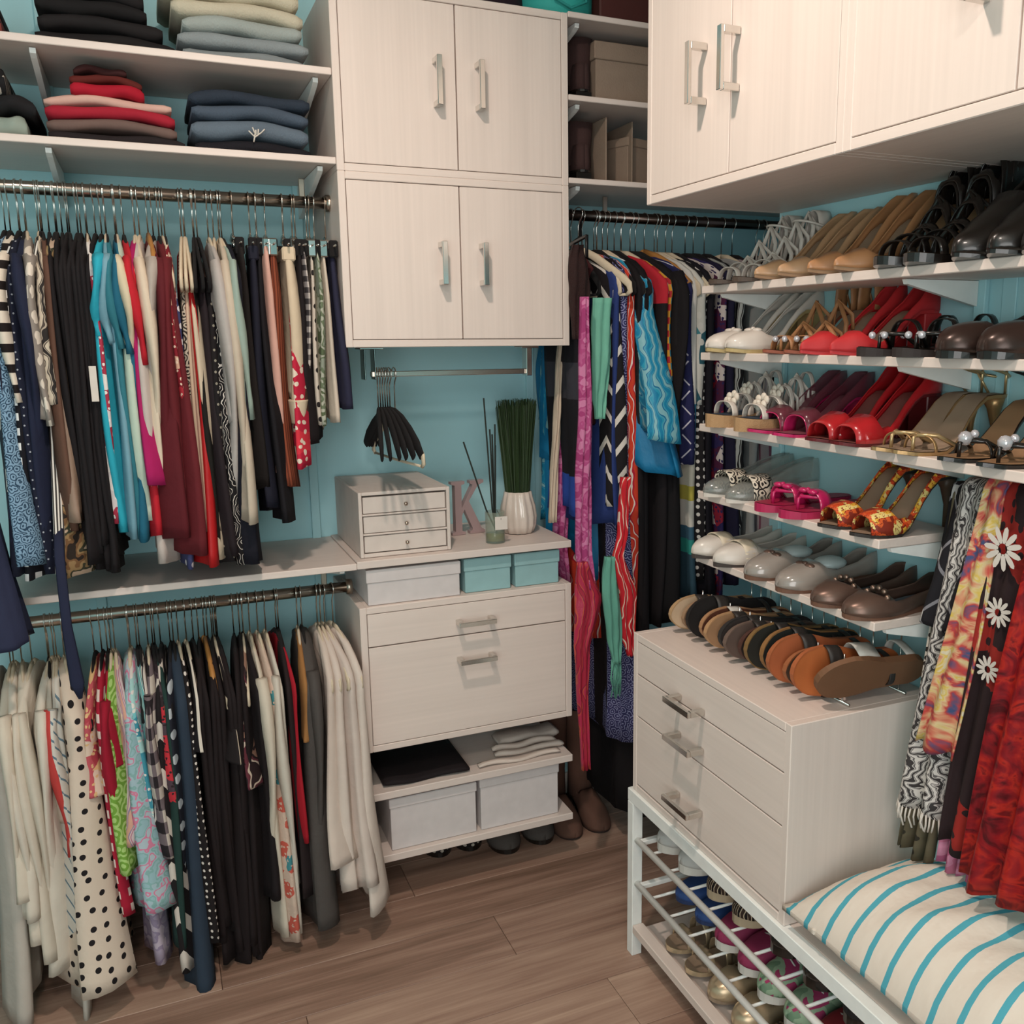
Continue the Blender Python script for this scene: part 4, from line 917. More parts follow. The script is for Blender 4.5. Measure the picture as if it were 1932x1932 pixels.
pair('wedge_sandal', 'white cork wedge sandal with leather flowers', W3, dict(L=.245, W=.08, h=.025, plat=.02, toe='round', heel='wedge', sole_c=CORK, in_c=plain('navy_insole', '#2c3a4c', .6), bands=((.2, .014, .03), (.38, .012, .045), (.5, .010, .06), (.62, .010, .065), (.74, .010, .07)), band_c=WHL, cross=3, deco='flower', deco_c=plain('white_petal', '#d3c9ba', .6), strap_c=WHL), SZ[2], ((1334, 780), (1388, 782)))
pair('heeled_sandal', 'hot pink peep-toe slide with clear vamp', W3, dict(L=.245, W=.078, h=.07, toe='round', heel='block', sole_c=PNK, in_c=plain('mauve_insole', '#7d4a52', .4), bands=((.27, .03, .036), ), band_c=PNK, upper='p', up_c=plain('smoky_pink_plastic', '#7a3b48', .2, trans=.3, alpha=.75), sv=.36, peep=.24, H1=.06, low=.4), SZ[2], ((1413, 803), (1460, 809)))
pair('pump', 'glossy red peep-toe pump with smoky vamp', W3, dict(L=.245, W=.082, h=.085, toe='round', heel='block', sole_c=plain('dark_red_sole', '#5c1418', .4), in_c=plain('red_insole', '#7a4a44', .5), bands=((.24, .035, .036), ), band_c=REDP, upper='p', up_c=REDP, sv=.30, peep=.12, H0=.032, H1=.07, low=.3), SZ[2], ((1524, 817), (1573, 824)))
pair('heeled_sandal', 'gold thin strap stiletto sandal', W3, dict(L=.245, W=.074, h=.09, toe='almond', heel='stiletto', sole_c=GOLD, in_c=INS_B, bands=((.24, .005, .026), ), band_c=GOLD, thong=True, ankle=(.040, .04), strap_c=plain('gold_strap', '#b59c72', .3, .6)), SZ[2], ((1646, 835), (1686, 842)))
pair('heeled_sandal', 'black thin strap heel sandal with large crystal', W3, dict(L=.245, W=.074, h=.085, toe='almond', heel='stiletto', sole_c=BLKL, in_c=SOLE_T, bands=((.3, .005, .03), ), band_c=BLKL, thong=True, ankle=(.040, .045), deco='jewel', deco_c=CRYS, strap_c=BLKL), SZ[2], ((1772, 853), (1846, 862)))
W4 = 'on fourth shoe shelf'
pair('slide_sandal', 'clear toe slide with leopard spot strap', W4, dict(L=.245, W=.078, h=.03, toe='almond', heel='wedge', sole_c=WHL, in_c=INS_G, upper='p', up_c=CLEAR, sv=.26, H0=.03, H1=.05, bands=((.30, .05, .05), ), band_c=LEO, wall=.4), SZ[3], ((1328, 920), (1370, 929)))
pair('flip_flop', 'hot pink rubber flip-flop with bow', W4, dict(L=.24, W=.084, h=.004, toe='round', heel='wedge', ts=.014, sole_c=plain('pink_rubber', '#a81f4c', .5), in_c=plain('pink_rubber_in', '#98183f', .5), thong=True, bands=((.33, .03, .038), ), band_c=PNK, deco='bow', deco_c=PNK, strap_c=PNK), SZ[3], ((1428, 938), (1474, 950)))
pair('heeled_sandal', 'orange and yellow flower print slingback heel', W4, dict(L=.245, W=.078, h=.095, toe='almond', heel='stiletto', sole_c=plain('black_sole', '#2a2420', .5), in_c=INS_B, upper='p', up_c=FLO, sv=.30, peep=.1, H0=.034, H1=.05, low=.35, heel_c=plain('dark_heel', '#5a4638', .4)), SZ[3], ((1545, 970), (1606, 985)), rz=0)
W5 = 'on fifth shoe shelf'
pair('loafer', 'white leather loafer with broad saddle strap', W5, dict(L=.255, W=.084, h=.008, toe='almond', heel='wedge', ts=.007, sole_c=plain('dark_sole2', '#3c3430', .6), in_c=INS_G, upper='f', up_c=WHL, sv=.38, H0=.036, H1=.046, low=.6, bands=((.30, .035, .046), ), band_c=leather('cream_leather', '#cdbfa8', .5)), SZ[4], ((1306, 1030), (1347, 1042)))
pair('loafer', 'grey patent loafer with ice-blue back', W5, dict(L=.25, W=.084, h=.012, toe='round', heel='wedge', ts=.007, sole_c=plain('brown_sole', '#6a4a3a', .6), in_c=INS_B, upper='f', up_c=leather('grey_patent', '#8f867e', .2, .7), sv=.4, H0=.036, H1=.056, low=.6, deco='bow', deco_c=COP, tongue=plain('ice_blue_leather', '#aab8b8', .4)), SZ[4], ((1408, 1064), (1468, 1078)))
pair('ballet_flat', 'pewter flat with chain trimmed toe', W5, dict(L=.25, W=.084, h=.01, toe='round', heel='wedge', ts=.006, sole_c=plain('brown_sole', '#6a4a3a', .6), in_c=plain('blue_grey_insole', '#46525a', .6), upper='f', up_c=COP, sv=.27, H0=.032, H1=.052, low=.55, deco='chain', deco_c=plain('antique_metal', '#8a7466', .35, .8)), SZ[4], ((1536, 1105), (1596, 1128)))
# ---- sandals filed on edge in a wire rack on the chest
ZD = .857
tr = thing('sandal_rack', 'low chrome wire rack filing sandals on edge on chest', 'shoe rack', (0, 0, ZD))
pins = MB()
yy0, yy1 = 1.84, 1.30
MB().tube([(1.16, yy0, .004), (1.16, yy1, .004)], .003, 6).tube([(1.30, yy0, .004), (1.30, yy1, .004)], .003, 6).build('base_rail', M_CHROME, tr)
NS = 14
sx = [(1264, 1165, '#b08e68', '#c2a78a'), (1284, 1185, '#9a7a5e', '#8a6a50'), (1297, 1165, '#191413', '#191413'), (1348, 1200, '#a87c58', '#59301f'), (1372, 1215, '#b08760', '#9a7454'),
      (1400, 1200, '#2a2625', '#3a3230'), (1412, 1210, '#6a564c', '#5c4a42'), (1424, 1240, '#4a2c24', '#2a201c'), (1452, 1245, '#7a5c34', '#24221c'), (1462, 1265, '#8a6238', '#1e2220'),
      (1512, 1285, '#a05a34', '#a85a34'), (1538, 1300, '#9a5c38', '#4a382c'), (1556, 1305, '#a85c34', '#b0602f'), (1580, 1325, '#6e4c34', '#a86a44')]
snm = ['cream edged tan sandal, farthest in the rack', 'small tan sandal beside the black soled one', 'black soled sandal third from far end', 'tan sandal with dark red-brown footbed', 'light tan sandal with suede footbed',
       'dark grey strappy sandal mid rack', 'taupe sandal beside the dark grey one', 'dark brown small sandal left of the olive one', 'olive brown edged black sandal', 'gold edged dark green footbed sandal', 'orange suede sandal, first of the orange ones', 'orange rimmed sandal with brown footbed', 'bright orange suede sandal beside the nearest one', 'brown soled sandal with wide white strap, nearest in the rack']
for i in range(NS):
    xx = 1.075; y_ = 1.832-.0385*i
    ec, ic = sx[i][2:]
    nm = 'ed%d' % i
    Wd = .104 if i in (2, 8, 9, 10, 12, 13) else .086
    sp = dict(L=.235, W=Wd, h=.006, toe='round', heel='wedge', ts=.010, sole_c=plain('sandal_edge_'+nm, ec, .7), in_c=plain('sandal_footbed_'+nm, ic, .8),
              bands=((.34, .03, .03), (.78, .012, .05)) if i != 13 else ((.44, .05, .062, .05), (.85, .02, .06)), band_c=plain('sandal_strap_'+nm, '#c4c0b8' if i in (13, 3) else ('#2a2624' if i != 1 else '#b0aca6'), .5))
    make_shoe('sandal', snm[i], sp, (xx+.012*(i % 2), y_+.004-(.030 if i == 13 else 0), ZD+Wd/2+.006+(.045 if i in (3, 5, 8, 10) and False else 0)), rot=(radians(90 if i != 13 else -64), 0, radians(-4 if i < 10 else -8)), cat='sandal')
    pins.tube([(1.16, y_-.012, .004), (1.16, y_-.012, .10)], .0018, 5).tube([(1.30, y_-.012, .004), (1.30, y_-.012, .12)], .0018, 5)
pins.build('divider_pins', M_CHROME, tr)
# ---- shoes in the bench racks
def rackpair(name, desc, spec, z, ys, xt=1.03, rz=0.0):
    a = None
    for i, y_ in enumerate(ys):
        lab = '%s, %s of the pair' % (desc, ('farther', 'nearer')[i])
        if a is None: a = make_shoe(name, lab, spec, (xt, y_, z), rz)
        else: copy_tree(a, (xt, y_, z), rz, lab)
SNK = dict(L=.25, W=.088, h=.006, toe='round', heel='wedge', ts=.018, sole_c=plain('white_rubber', '#c9c4bc', .6), in_c=INS_G, upper='s', sv=.42, H0=.036, H1=.055)
rackpair('slip_on', 'white slip-on shoe on upper bench rack', dict(SNK, up_c=plain('white_canvas', '#b8b6b2', .8, bump=.3)), .328, (1.79, 1.69))
rackpair('sneaker', 'zebra striped beige slip-on on upper bench rack', dict(SNK, up_c=cloth('swirl', '#1d1513', '#b8a48c', '#3a2a22', s=26, d=4), sole_c=plain('beige_rubber', '#a8957c', .6)), .328, (1.575, 1.475), 1.035)
rackpair('sneaker', 'black leather sneaker on upper bench rack', dict(SNK, up_c=BLKL, sole_c=BLKL, laces=BLKL), .328, (1.36, 1.255), 1.05)
rackpair('sneaker', 'black slip-on at near end of upper bench rack', dict(SNK, up_c=plain('black_canvas', '#1c1718', .8), sole_c=BLKL), .328, (1.14, 1.04), 1.05)
rackpair('slipper', 'royal blue flat slipper on lower bench rack', dict(SNK, up_c=plain('royal_blue', '#27457c', .7), ts=.008, sole_c=plain('blue_sole', '#22345c', .7), H0=.025, H1=.03), .209, (1.75, 1.66), 1.06)
rackpair('sneaker', 'magenta sneaker with white rim on lower bench rack', dict(SNK, up_c=plain('magenta_canvas', '#8c2a50', .7), laces=plain('white_lace', '#c4c0ba', .7)), .209, (1.56, 1.47), 1.05)
rackpair('sneaker', 'green and pink sneaker with white rim on lower bench rack', dict(SNK, up_c=cloth('camo', '#6f8a70', '#8fa58a', '#a03a62', s=20), laces=plain('white_lace', '#c4c0ba', .7)), .209, (1.385, 1.295), 1.04)
rackpair('sneaker', 'dark red sneaker with white rim on lower bench rack', dict(SNK, up_c=plain('dark_red_canvas', '#7c1f26', .7), laces=plain('white_lace', '#c4c0ba', .7)), .209, (1.205, 1.11), 1.035)
rackpair('sneaker', 'wine red sneaker at near end of lower bench rack', dict(SNK, up_c=plain('wine_canvas', '#6a1c2a', .7)), .209, (1.01, .915), 1.04)
PRL = plain('pearl_gold', '#bfa98a', .3, .45)
rackpair('flat_sandal', 'pearl gold bead strap sandal on bottom bench board', dict(L=.24, W=.08, h=.01, toe='round', heel='wedge', ts=.01, sole_c=PRL, in_c=INS_B, bands=((.2, .02, .034), (.4, .016, .045)), band_c=PRL, deco='jewels', deco_c=PRL), .089, (1.745, 1.655))
rackpair('ballet_flat', 'champagne metallic flat on bottom bench board', dict(L=.24, W=.082, h=.008, toe='round', heel='wedge', ts=.007, sole_c=INS_B, in_c=INS_B, upper='f', up_c=PRL, sv=.3, H0=.036, H1=.05), .089, (1.555, 1.46))
rackpair('ballet_flat', 'brown leopard flat on bottom bench board', dict(L=.24, W=.082, h=.008, toe='round', heel='wedge', ts=.007, sole_c=INS_B, in_c=INS_B, upper='f', up_c=cloth('rings', '#7a6450', '#2a201c', s=46, k=18, w=.1), sv=.3, H0=.036, H1=.05), .089, (1.36, 1.27))
rackpair('flat_sandal', 'tan jeweled sandal at near end of bottom bench board', dict(L=.24, W=.08, h=.01, toe='round', heel='wedge', ts=.01, sole_c=TAN, in_c=INS_B, bands=((.2, .02, .034), (.4, .016, .045)), band_c=TAN, deco='jewels', deco_c=CRYS), .089, (1.17, 1.08))
# ---- slippers under the centre unit
pz = AZ(835, 1612, .0)
for k, (px, py) in enumerate(((835, 1618), (893, 1606))):
    p = AZ(px, py, 0)
    lab = 'black slipper with white dots on floor under centre shelves, '+('left', 'right')[k]
    sp = dict(L=.25, W=.095, h=.006, toe='round', heel='wedge', ts=.012, sole_c=BLKL, in_c=BLKL, upper='s', up_c=cloth('dots', '#1c1616', '#b8aea2', s=50, w=.24), sv=.45, H0=.045, H1=.055)
    if k == 0: a0 = make_shoe('slipper', lab, sp, (p.x, p.y, .001), pi/2)
    else: copy_tree(a0, (p.x, p.y, .001), pi/2, lab)
for k, (px, py) in enumerate(((965, 1612), (1030, 1594))):
    p = AZ(px, py, 0); lab = 'charcoal grey slipper on floor under centre shelves, '+('left', 'right')[k]
    sp = dict(L=.25, W=.1, h=.006, toe='round', heel='wedge', ts=.012, sole_c=BLKL, in_c=BLKL, upper='s', up_c=plain('charcoal_felt', '#4a4440', .9, bump=.4), sv=.45, H0=.045, H1=.055)
    if k == 0: a0 = make_shoe('slipper', lab, sp, (p.x, p.y, .001), pi/2)
    else: copy_tree(a0, (p.x, p.y, .001), pi/2, lab)
for k, x_ in enumerate((1.10, 1.20)):
    lab = 'tall brown suede boot on floor below alcove dresses, '+('left', 'right')[k]
    t = thing('tall_boot', lab, 'boot', (x_, 2.43, 0), pi/2)
    for nm, b, m, so in shoe_parts(L=.25, W=.09, h=.03, toe='round', heel='block', sole_c=plain('dark_boot_sole', '#2a1c18', .7), upper='b', up_c=plain('brown_suede', '#5c4034', .9), sv=.5, H0=.045, H1=.08): b.build(nm, m, t, solid=so)
    MB().tube([(.185, 0, .06), (.185, 0, .16), (.19, 0, .28), (.192, 0, .36)], [(.042, .040), (.040, .038), (.048, .046), (.052, .05)], 14, False).build('shaft', plain('brown_suede', '#5c4034', .9), t, solid=.003)
# ================================================================== FOLDED STACKS
def folded(name, desc, x0, x1, y0, y1, z0, z1, mat, bow=.012, group=None, seed=1, cat='folded clothes', layers=1, fray=None):
    rnd = random.Random(seed); f1, f2 = rnd.uniform(0, 6), rnd.uniform(0, 6)
    cx = (x0+x1)/2; w_ = (x1-x0)/2; d = y1-y0; hh = z1-z0
    t = thing(name, desc, cat, (cx, y0, z0), 0, group)
    for q in range(layers):
        a, b = hh*q/layers, hh*(q+1)/layers*.985; r = (b-a)/2; V = []; UV = []; nx = 18
        for i in range(nx+1):
            u = -1+2*i/nx; x = u*w_*(1+.01*sin(3*q+f1)); ed = (1-abs(u)**22)**.5 if abs(u) < 1 else 0
            dz = bow*(1-u*u)*.9-bow*.5*0+.003*sin(4*u+f2)
            rr = max(r*(.5+.5*ed)*(1+.10*sin(7*u+f1)), .0006); zc = (a+b)/2+dz
            fr = .004*sin(5*u+f1+q)+(.006 if q == 0 else 0)
            loop = [(fr+rr-rr*cos(t_), zc+rr*sin(t_)) for t_ in (-pi/2, -pi/4, 0, pi/4, pi/2)]+[(d-.01, zc+rr), (d, zc), (d-.01, zc-rr)]
            for k, (y_, z_) in enumerate(loop): V.append((x, y_, z_)); UV.append((x, y_+z_))
        n_ = 8; F = [(i*n_+k, (i+1)*n_+k, (i+1)*n_+(k+1) % n_, i*n_+(k+1) % n_) for i in range(nx) for k in range(n_)]+[tuple(range(n_)), tuple(range(nx*n_+n_-1, nx*n_-1, -1))]
        MB().add(V, F, UV, True).build('fold', mat, t)
    return t
DEN = lambda c: cloth('solid', c, bs=300., bump=.4)
def stack(xl, xr, zb, items, y0=2.385, dep=.27):
    X0_, X1_ = AY(xl, 200, y0).x, AY(xr, 200, y0).x
    z = zb; sgn = 0
    for k, (nm, desc, dl, dr, th_, m) in enumerate(items):
        bow = .002+.0016*k*2
        folded(nm, desc, X0_+dl*.00145, X1_-dr*.00145, y0+(k % 2)*.006, y0+dep, z, z+th_, m, bow=.004 if k == 0 else .009, seed=k*3+int(xl))
        z += th_+.0005+(.003 if k == 0 else 0)
    return z
stack(358, 585, 1.973, [('folded_jeans', 'black folded jeans at bottom of the denim stack', 4, 2, .028, DEN('#17161c')), ('folded_jeans', 'faded blue jeans with white twig embroidery in denim stack', 0, 4, .042, DEN('#5d6a76')),
                        ('folded_jeans', 'mid blue folded jeans above the embroidered pair', 2, 3, .030, DEN('#465260')), ('folded_jeans', 'dark blue folded jeans on top of denim stack', 0, 0, .030, DEN('#2a333f'))])
tw = MB(); o_ = AY(478, 258, 2.383)
for (a, b) in (((0, -.012), (.004, .006)), ((.002, 0), (-.010, .012)), ((.004, .006), (-.001, .020)), ((.002, -.002), (.018, .010)), ((.010, .004), (.012, .017)), ((.018, .010), (.026, .018)), ((.006, .004), (.006, .015))):
    tw.tube([(o_.x+a[0], o_.y-.003, o_.z+a[1]), (o_.x+b[0], o_.y-.003, o_.z+b[1])], .0017, 5)
jn = [o for o in COL.objects if o.get('label', '').startswith('faded blue jeans')][0]
bpy.context.view_layer.update()
e = tw.build('embroidery', plain('white_thread', '#cfc8bd', .8), jn); e.matrix_parent_inverse = jn.matrix_world.inverted(); e['label'] = 'white twig embroidery'
stack(84, 345, 1.973, [('folded_sweater', 'black folded sweater at bottom of the red stack', 0, 0, .022, sol('#221c1e')), ('folded_sweater', 'taupe brown folded sweater in the red stack', 0, 12, .024, sol('#6a5650')),
                       ('folded_sweater', 'crimson folded sweater below the pale pink one', 0, 14, .025, sol('#9c1f30')), ('folded_sweater', 'pale pink folded sweater in the red stack', -2, 16, .020, sol('#c9a396')),
                       ('folded_sweater', 'bright red folded sweater above the pale pink one', 36, 54, .027, sol('#a3162a')), ('folded_sweater', 'brick brown folded sweater near top of red stack', 36, 56, .018, sol('#5a211c')), ('folded_sweater', 'dark brown folded sweater topping the red stack', 42, 76, .014, sol('#3a1c1c'))])
stack(-40, 66, 1.973, [('folded_sweater', 'pale sage folded top at left photo edge', 0, 14, .045, sol('#8d9a90')), ('folded_sweater', 'black folded sweater at left photo edge', 0, 0, .035, sol('#1b1a1c')), ('folded_shirt', 'black shirt with pale skull-like blotches at left photo edge', 0, 36, .055, cloth('camo', '#1a1a1c', '#1a1a1c', '#b0aaa0', s=40))])
stack(345, 590, 2.170, [('folded_jeans', 'pale grey denim with frayed waist at stack bottom', 6, 8, .026, DEN('#7d8486')), ('folded_jeans', 'washed grey blue jeans, second in pale stack', 0, 0, .030, DEN('#848c8e')), ('folded_jeans', 'light grey jeans in the pale stack', 8, 10, .034, DEN('#98a09c')),
                        ('folded_jeans', 'cream jeans with folded hip in the pale stack', -4, 8, .034, DEN('#bfb7a2')), ('folded_jeans', 'ivory jeans near top of the pale stack', -20, 14, .040, DEN('#c6bda6')), ('folded_jeans', 'off-white jeans topping the pale stack', 10, 12, .02, DEN('#c2bca8'))])
stack(78, 345, 2.170, [('folded_trousers', 'black folded trousers at bottom of black stack', 0, 4, .030, sol('#191617')), ('folded_trousers', 'black folded trousers, second in black stack', 6, 20, .030, sol('#1d1a1b')), ('folded_trousers', 'black folded trousers, third in black stack', 4, 40, .030, sol('#171516')),
                       ('folded_trousers', 'black folded trousers, fourth in black stack', 8, 44, .030, sol('#1c191a')), ('folded_trousers', 'black folded trousers topping the black stack', 14, 60, .03, sol('#181617'))])
stack(-30, 18, 2.170, [('folded_shirt', 'dark shirt with red patch at top left photo corner', 0, 0, .05, cloth('camo', '#1c181a', '#7a3a34', '#2a2224', s=20)), ('folded_shirt', 'dark brown folded shirt at top left photo corner', 0, 4, .03, sol('#2c201e'))])
# shelf A cloths
p = AZ(735, 1480, .345)
x0, x1 = AY(722, 1450, 2.36).x, AY(884, 1450, 2.36).x
folded('folded_cloth', 'black folded cloth on the lower centre shelf', x0, x1, 2.345, 2.58, .345, .360, sol('#1d1719'), bow=.001)
for k, (a, b, yy, l) in enumerate(((905, 1060, 2.345, 'front white rolled cloth on the lower centre shelf'), (938, 1065, 2.385, 'second white folded cloth behind the front one'), (932, 1050, 2.42, 'third white folded cloth behind the second'), (945, 1056, 2.455, 'rearmost white folded cloth, slightly higher than the others'))):
    folded('folded_cloth', l+', right of black cloth' if k in (1, 2) else l, AY(a, 1430, yy).x, AY(b, 1430, yy).x, yy, yy+.032+.05*(k == 3), .345, .356+.004*k, sol('#cdbfb4'), bow=.002, seed=k)
# ================================================================== BOXES
def lidbox(desc, x0, x1, y0, y1, z0, z1, m, lid=.035, ov=.003, name='shoe_box'):
    t = thing(name, desc, 'box', (x0, y0, z0))
    W_, D_, H_ = x1-x0, y1-y0, z1-z0
    MB().bbox(ov, W_-ov, ov, D_-ov, 0, H_-.004).build('box_body', m, t)
    MB().bbox(0, W_, 0, D_, H_-lid, H_, .002).build('lid', m, t)
WBX = plain('white_card', '#cdc6c4', .7); TBX = plain('teal_card', '#8db2b4', .8); BBX = plain('beige_linen_card', '#8a7868', .8, bump=.4)
def bx(px0, px1, y, **k): return AY(px0, 1100, y).x, AY(px1, 1100, y).x
a, b = bx(690, 868, 2.35); lidbox('white lidded shoe box beneath the counter shelf', a, b, 2.34, 2.66, .867, .962, WBX)
a, b = bx(870, 960, 2.375); lidbox('teal lidded box beside the white one beneath counter', a+.002, b, 2.350, 2.6, .867, .962, TBX)
a, b = bx(966, 1050, 2.375); lidbox('teal lidded box at right end beneath counter', a, b, 2.350, 2.6, .867, .962, TBX)
a, b = bx(735, 887, 2.355); lidbox('white lidded box, left one on the bottom shelf', a-.03, b, 2.345, 2.66, .159, .312, WBX, .028)
a, b = bx(893, 1049, 2.355); lidbox('white lidded box, right one on the bottom shelf', a, b, 2.345, 2.66, .159, .317, WBX, .028)
# alcove shelf boxes
a = AY(1122, 150, 2.40).x; lidbox('beige linen lidded box on the middle alcove shelf', a, a+.24, 2.40, 2.68, 2.170, 2.330, BBX, .045, .006, 'storage_box')
def soft(name, desc, c, r, sc, m, cat, loc):
    t = thing(name, desc, cat, loc)
    mb = MB(); mb.sphere((0, 0, 0), r, 16, 10, sc)
    mb.v = [(x+.012*sin(9*z*10+x*30), y_+.01*sin(x*60+z*40), z+.006*sin(x*50)) for x, y_, z in mb.v]
    mb.build(c, m, t)
    return t
DB = plain('dark_brown_suede', '#3a2624', .9, bump=.3)
def bootpair(desc, x, z, hgt):
    t = thing('ankle_boot', desc, 'boot', (x, 2.64, z), -pi/2)
    for nm, b_, m, so in shoe_parts(L=.24, W=.08, h=.03, toe='round', heel='block', sole_c=BLKL, upper='b', up_c=DB, sv=.5, H0=.045, H1=.08): b_.build(nm, m, t, solid=so)
    MB().tube([(.175, 0, .05), (.175, 0, .10), (.178, 0, hgt)], [(.044, .038), (.043, .036), (.048, .038)], 14, False).build('shaft', DB, t, solid=.003)
bootpair('dark brown boot on middle alcove shelf left of beige box', 1.125, 2.169, .172)
bootpair('dark brown boot on lowest alcove shelf', 1.125, 1.964, .165)
t = thing('storage_box', 'open beige card box standing on lowest alcove shelf', 'box', (AY(1143, 300, 2.38).x, 2.38, 1.965))
MB().bbox(0, .004, 0, .26, 0, .17).bbox(.09, .094, .02, .26, 0, .17).bbox(.004, .09, .256, .26, 0, .06).bbox(.004, .09, 0, .26, 0, .004).build('box_body', BBX, t)
t = thing('storage_box', 'dark beige box at right on lowest alcove shelf', 'box', (AY(1185, 300, 2.42).x, 2.42, 1.965), .35); MB().bbox(0, .14, 0, .2, 0, .13, .003).build('box_body', BBX, t); MB().bbox(-.003, .143, -.003, .203, .11, .134, .002).build('lid', BBX, t)
# items on top of the upper cabinet
a = AY(985, 20, 2.45).x; t = thing('storage_basket', 'turquoise round storage bag on top of the wall cabinet', 'basket', (a+.11, 2.50, 2.363))
MB().lathe([(.085, 0), (.10, .004), (.105, .05), (.108, .18), (.104, .182), (.10, .05), (.0, .006)], n=28).build('bag_body', plain('turquoise_canvas', '#2fa39a', .7, bump=.3), t); MB().tube([(-.05, -.106, .13), (-.045, -.115, .05), (.0, -.118, .03), (.045, -.115, .05), (.05, -.106, .13)], .004, 6).build('handle', plain('turquoise_strap', '#238a84', .7), t)
a = AY(1132, 20, 2.40).x; t = thing('storage_box', 'dark brown leather box on top of alcove shelf', 'box', (a, 2.40, 2.368)); MB().bbox(0, .22, 0, .25, 0, .14, .004).build('box_body', plain('brown_leatherette', '#4a211c', .5), t); MB().bbox(-.003, .223, -.003, .253, .14, .16, .003).build('lid', plain('brown_leatherette', '#4a211c', .5), t)
t = thing('hat', 'dark brimmed hat on top of the wall cabinet', 'hat', (AY(945, 0, 2.5).x, 2.50, 2.363))
MB().lathe([(.0, .002), (.10, .0), (.12, .006), (.10, .01), (.06, .012), (.056, .07), (.0, .08)], n=24).build('hat_body', sol('#2a1a24'), t)
# ================================================================== COUNTER THINGS
x0, x1, yf, z0, z1 = .462, .705, 2.362, .991, 1.163
t = thing('mini_chest', 'small white tabletop chest with three drawers on counter', 'drawer box', (x0, yf, z0)); BW, BD, BH = x1-x0, .33, z1-z0
MW = plain('white_painted_board', '#cfc3ba', .5)
MB().bbox(0, .009, 0, BD, 0, BH).bbox(BW-.009, BW, 0, BD, 0, BH).bbox(.009, BW-.009, 0, BD, 0, .010).bbox(.009, BW-.009, 0, BD, BH-.009, BH).bbox(.009, BW-.009, BD-.008, BD, .01, BH-.009).build('carcass', MW, t)
for k in range(2): MB().bbox(.009, BW-.009, .001, BD-.01, .010+(k+1)*.0515-.004, .010+(k+1)*.0515+.001).build('divider', MW, t)
for k in range(3):
    zz = .0105+k*.0515
    d = MB().bbox(.012, BW-.012, .004, .2, zz+.002, zz+.045, .001).build('drawer', MW, t)
    MB().tube([(BW/2, .004, zz+.023), (BW/2, -.006, zz+.023)], .0022, 8).sphere((BW/2, -.009, zz+.023), .0052, 10, 7).build('knob', M_NICKEL, d)
# letter K
kz = .991; yk = 2.53; px_ = AY(851, 900, yk).x; ph = AY(880, 908, yk).z-kz; pw = AY(916, 900, yk).x-px_
K = [(0, 0), (.40, 0), (.40, .05), (.30, .07), (.30, .36), (.38, .47), (.62, .10), (.60, .06), (.54, .05), (.54, 0), (1.0, 0), (1.0, .05), (.90, .09), (.52, .62), (.80, .90), (.98, .95), (.98, 1.0), (.56, 1.0), (.56, .95), (.64, .92), (.62, .88), (.30, .50), (.30, .93), (.40, .95), (.40, 1.0), (0, 1.0), (0, .95), (.10, .93), (.10, .07), (0, .05)]
t = tag(MB().prism([(x*pw, z*ph) for x, z in K], 1, 0, .02).build('letter_k', plain('aged_silver', '#b39c9c', .35, .35)), 'silver serif capital letter K standing behind the diffuser', 'letter'); t.location = (px_, yk, kz); t.rotation_euler = (0, 0, .12)
# plant
p = AY(978, 1000, 2.50); t = thing('potted_grass', 'dense green grass in a pleated white ceramic vase', 'plant', (p.x, 2.50, .991))
MB().lathe([(.036, 0), (.043, .002), (.051, .024), (.053, .05), (.049, .08), (.042, .105), (.0385, .122), (.0355, .122), (.037, .10), (.035, .07), (0, .06)], n=60, fold=lambda a, i: .055*sin(12*a+.35*i) if i < 8 else 0).build('vase', plain('white_glazed_ceramic', '#d3c6ba', .12, coat=.6), t)
g = MB(); rr = random.Random(4)
for k in range(760):
    a = rr.uniform(0, 6.28); q = sqrt(rr.random()); x_, y_ = .033*q*cos(a), .033*q*sin(a); hh = rr.uniform(.36, .39)
    tx, ty = .058*q*cos(a)+rr.uniform(-.004, .004), .058*q*sin(a)
    if k > 745: tx *= 1.45; hh *= .93
    wv = .0016; a2 = rr.uniform(0, 3.14); dx, dy = wv*cos(a2), wv*sin(a2)
    b0 = (x_, y_, .09); 
    P = [(x_, y_, .09), (x_+(tx-x_)*.45, y_+(ty-y_)*.45, .09+(hh-.09)*.5), (tx, ty, hh)]
    V = []
    for j, (u, v, z_) in enumerate(P): s_ = (1, 1, .45)[j]; V += [(u-dx*s_, v-dy*s_, z_), (u+dx*s_, v+dy*s_, z_)]
    g.add(V, [(0, 1, 3, 2), (2, 3, 5, 4)])
g.build('grass_blades', plain('grass_green', '#25381a', .6), t)['kind'] = 'stuff'
# reed diffuser
p = AY(938, 1015, 2.385); t = thing('reed_diffuser', 'clear glass reed diffuser with dark sticks and white tag', 'diffuser', (p.x, 2.40, .9905))
gl = plain('clear_glass', '#9aa694', .04, alpha=.30)
MB().lathe([(.0, 0), (.0265, 0), (.0275, .003), (.0275, .088), (.0262, .088), (.026, .006), (0, .005)], n=28).build('glass_jar', gl, t)
MB().lathe([(0, .0065), (.0255, .0065), (.0255, .026), (0, .026)], n=24).build('oil', plain('diffuser_oil', '#857c34', .1, alpha=.9), t)
b = MB()
for (x_, z_, yy) in ((-.085, .285, 0), (-.006, .315, .01), (-.018, .40, .02), (.002, .33, -.01), (.010, .27, .012), (.004, .30, .02)):
    b.tube([(-x_*.15, -yy*.3, .01), (x_*.3, yy*.3, .095), (x_, yy, z_)], .0023, 5)
b.build('reeds', plain('dark_reed', '#1d2420', .8), t)
MB().bbox(-.010, .026, -.0295, -.0285, .040, .077, .0002).build('paper_tag', plain('paper_tag', '#d8cfc6', .8), t)
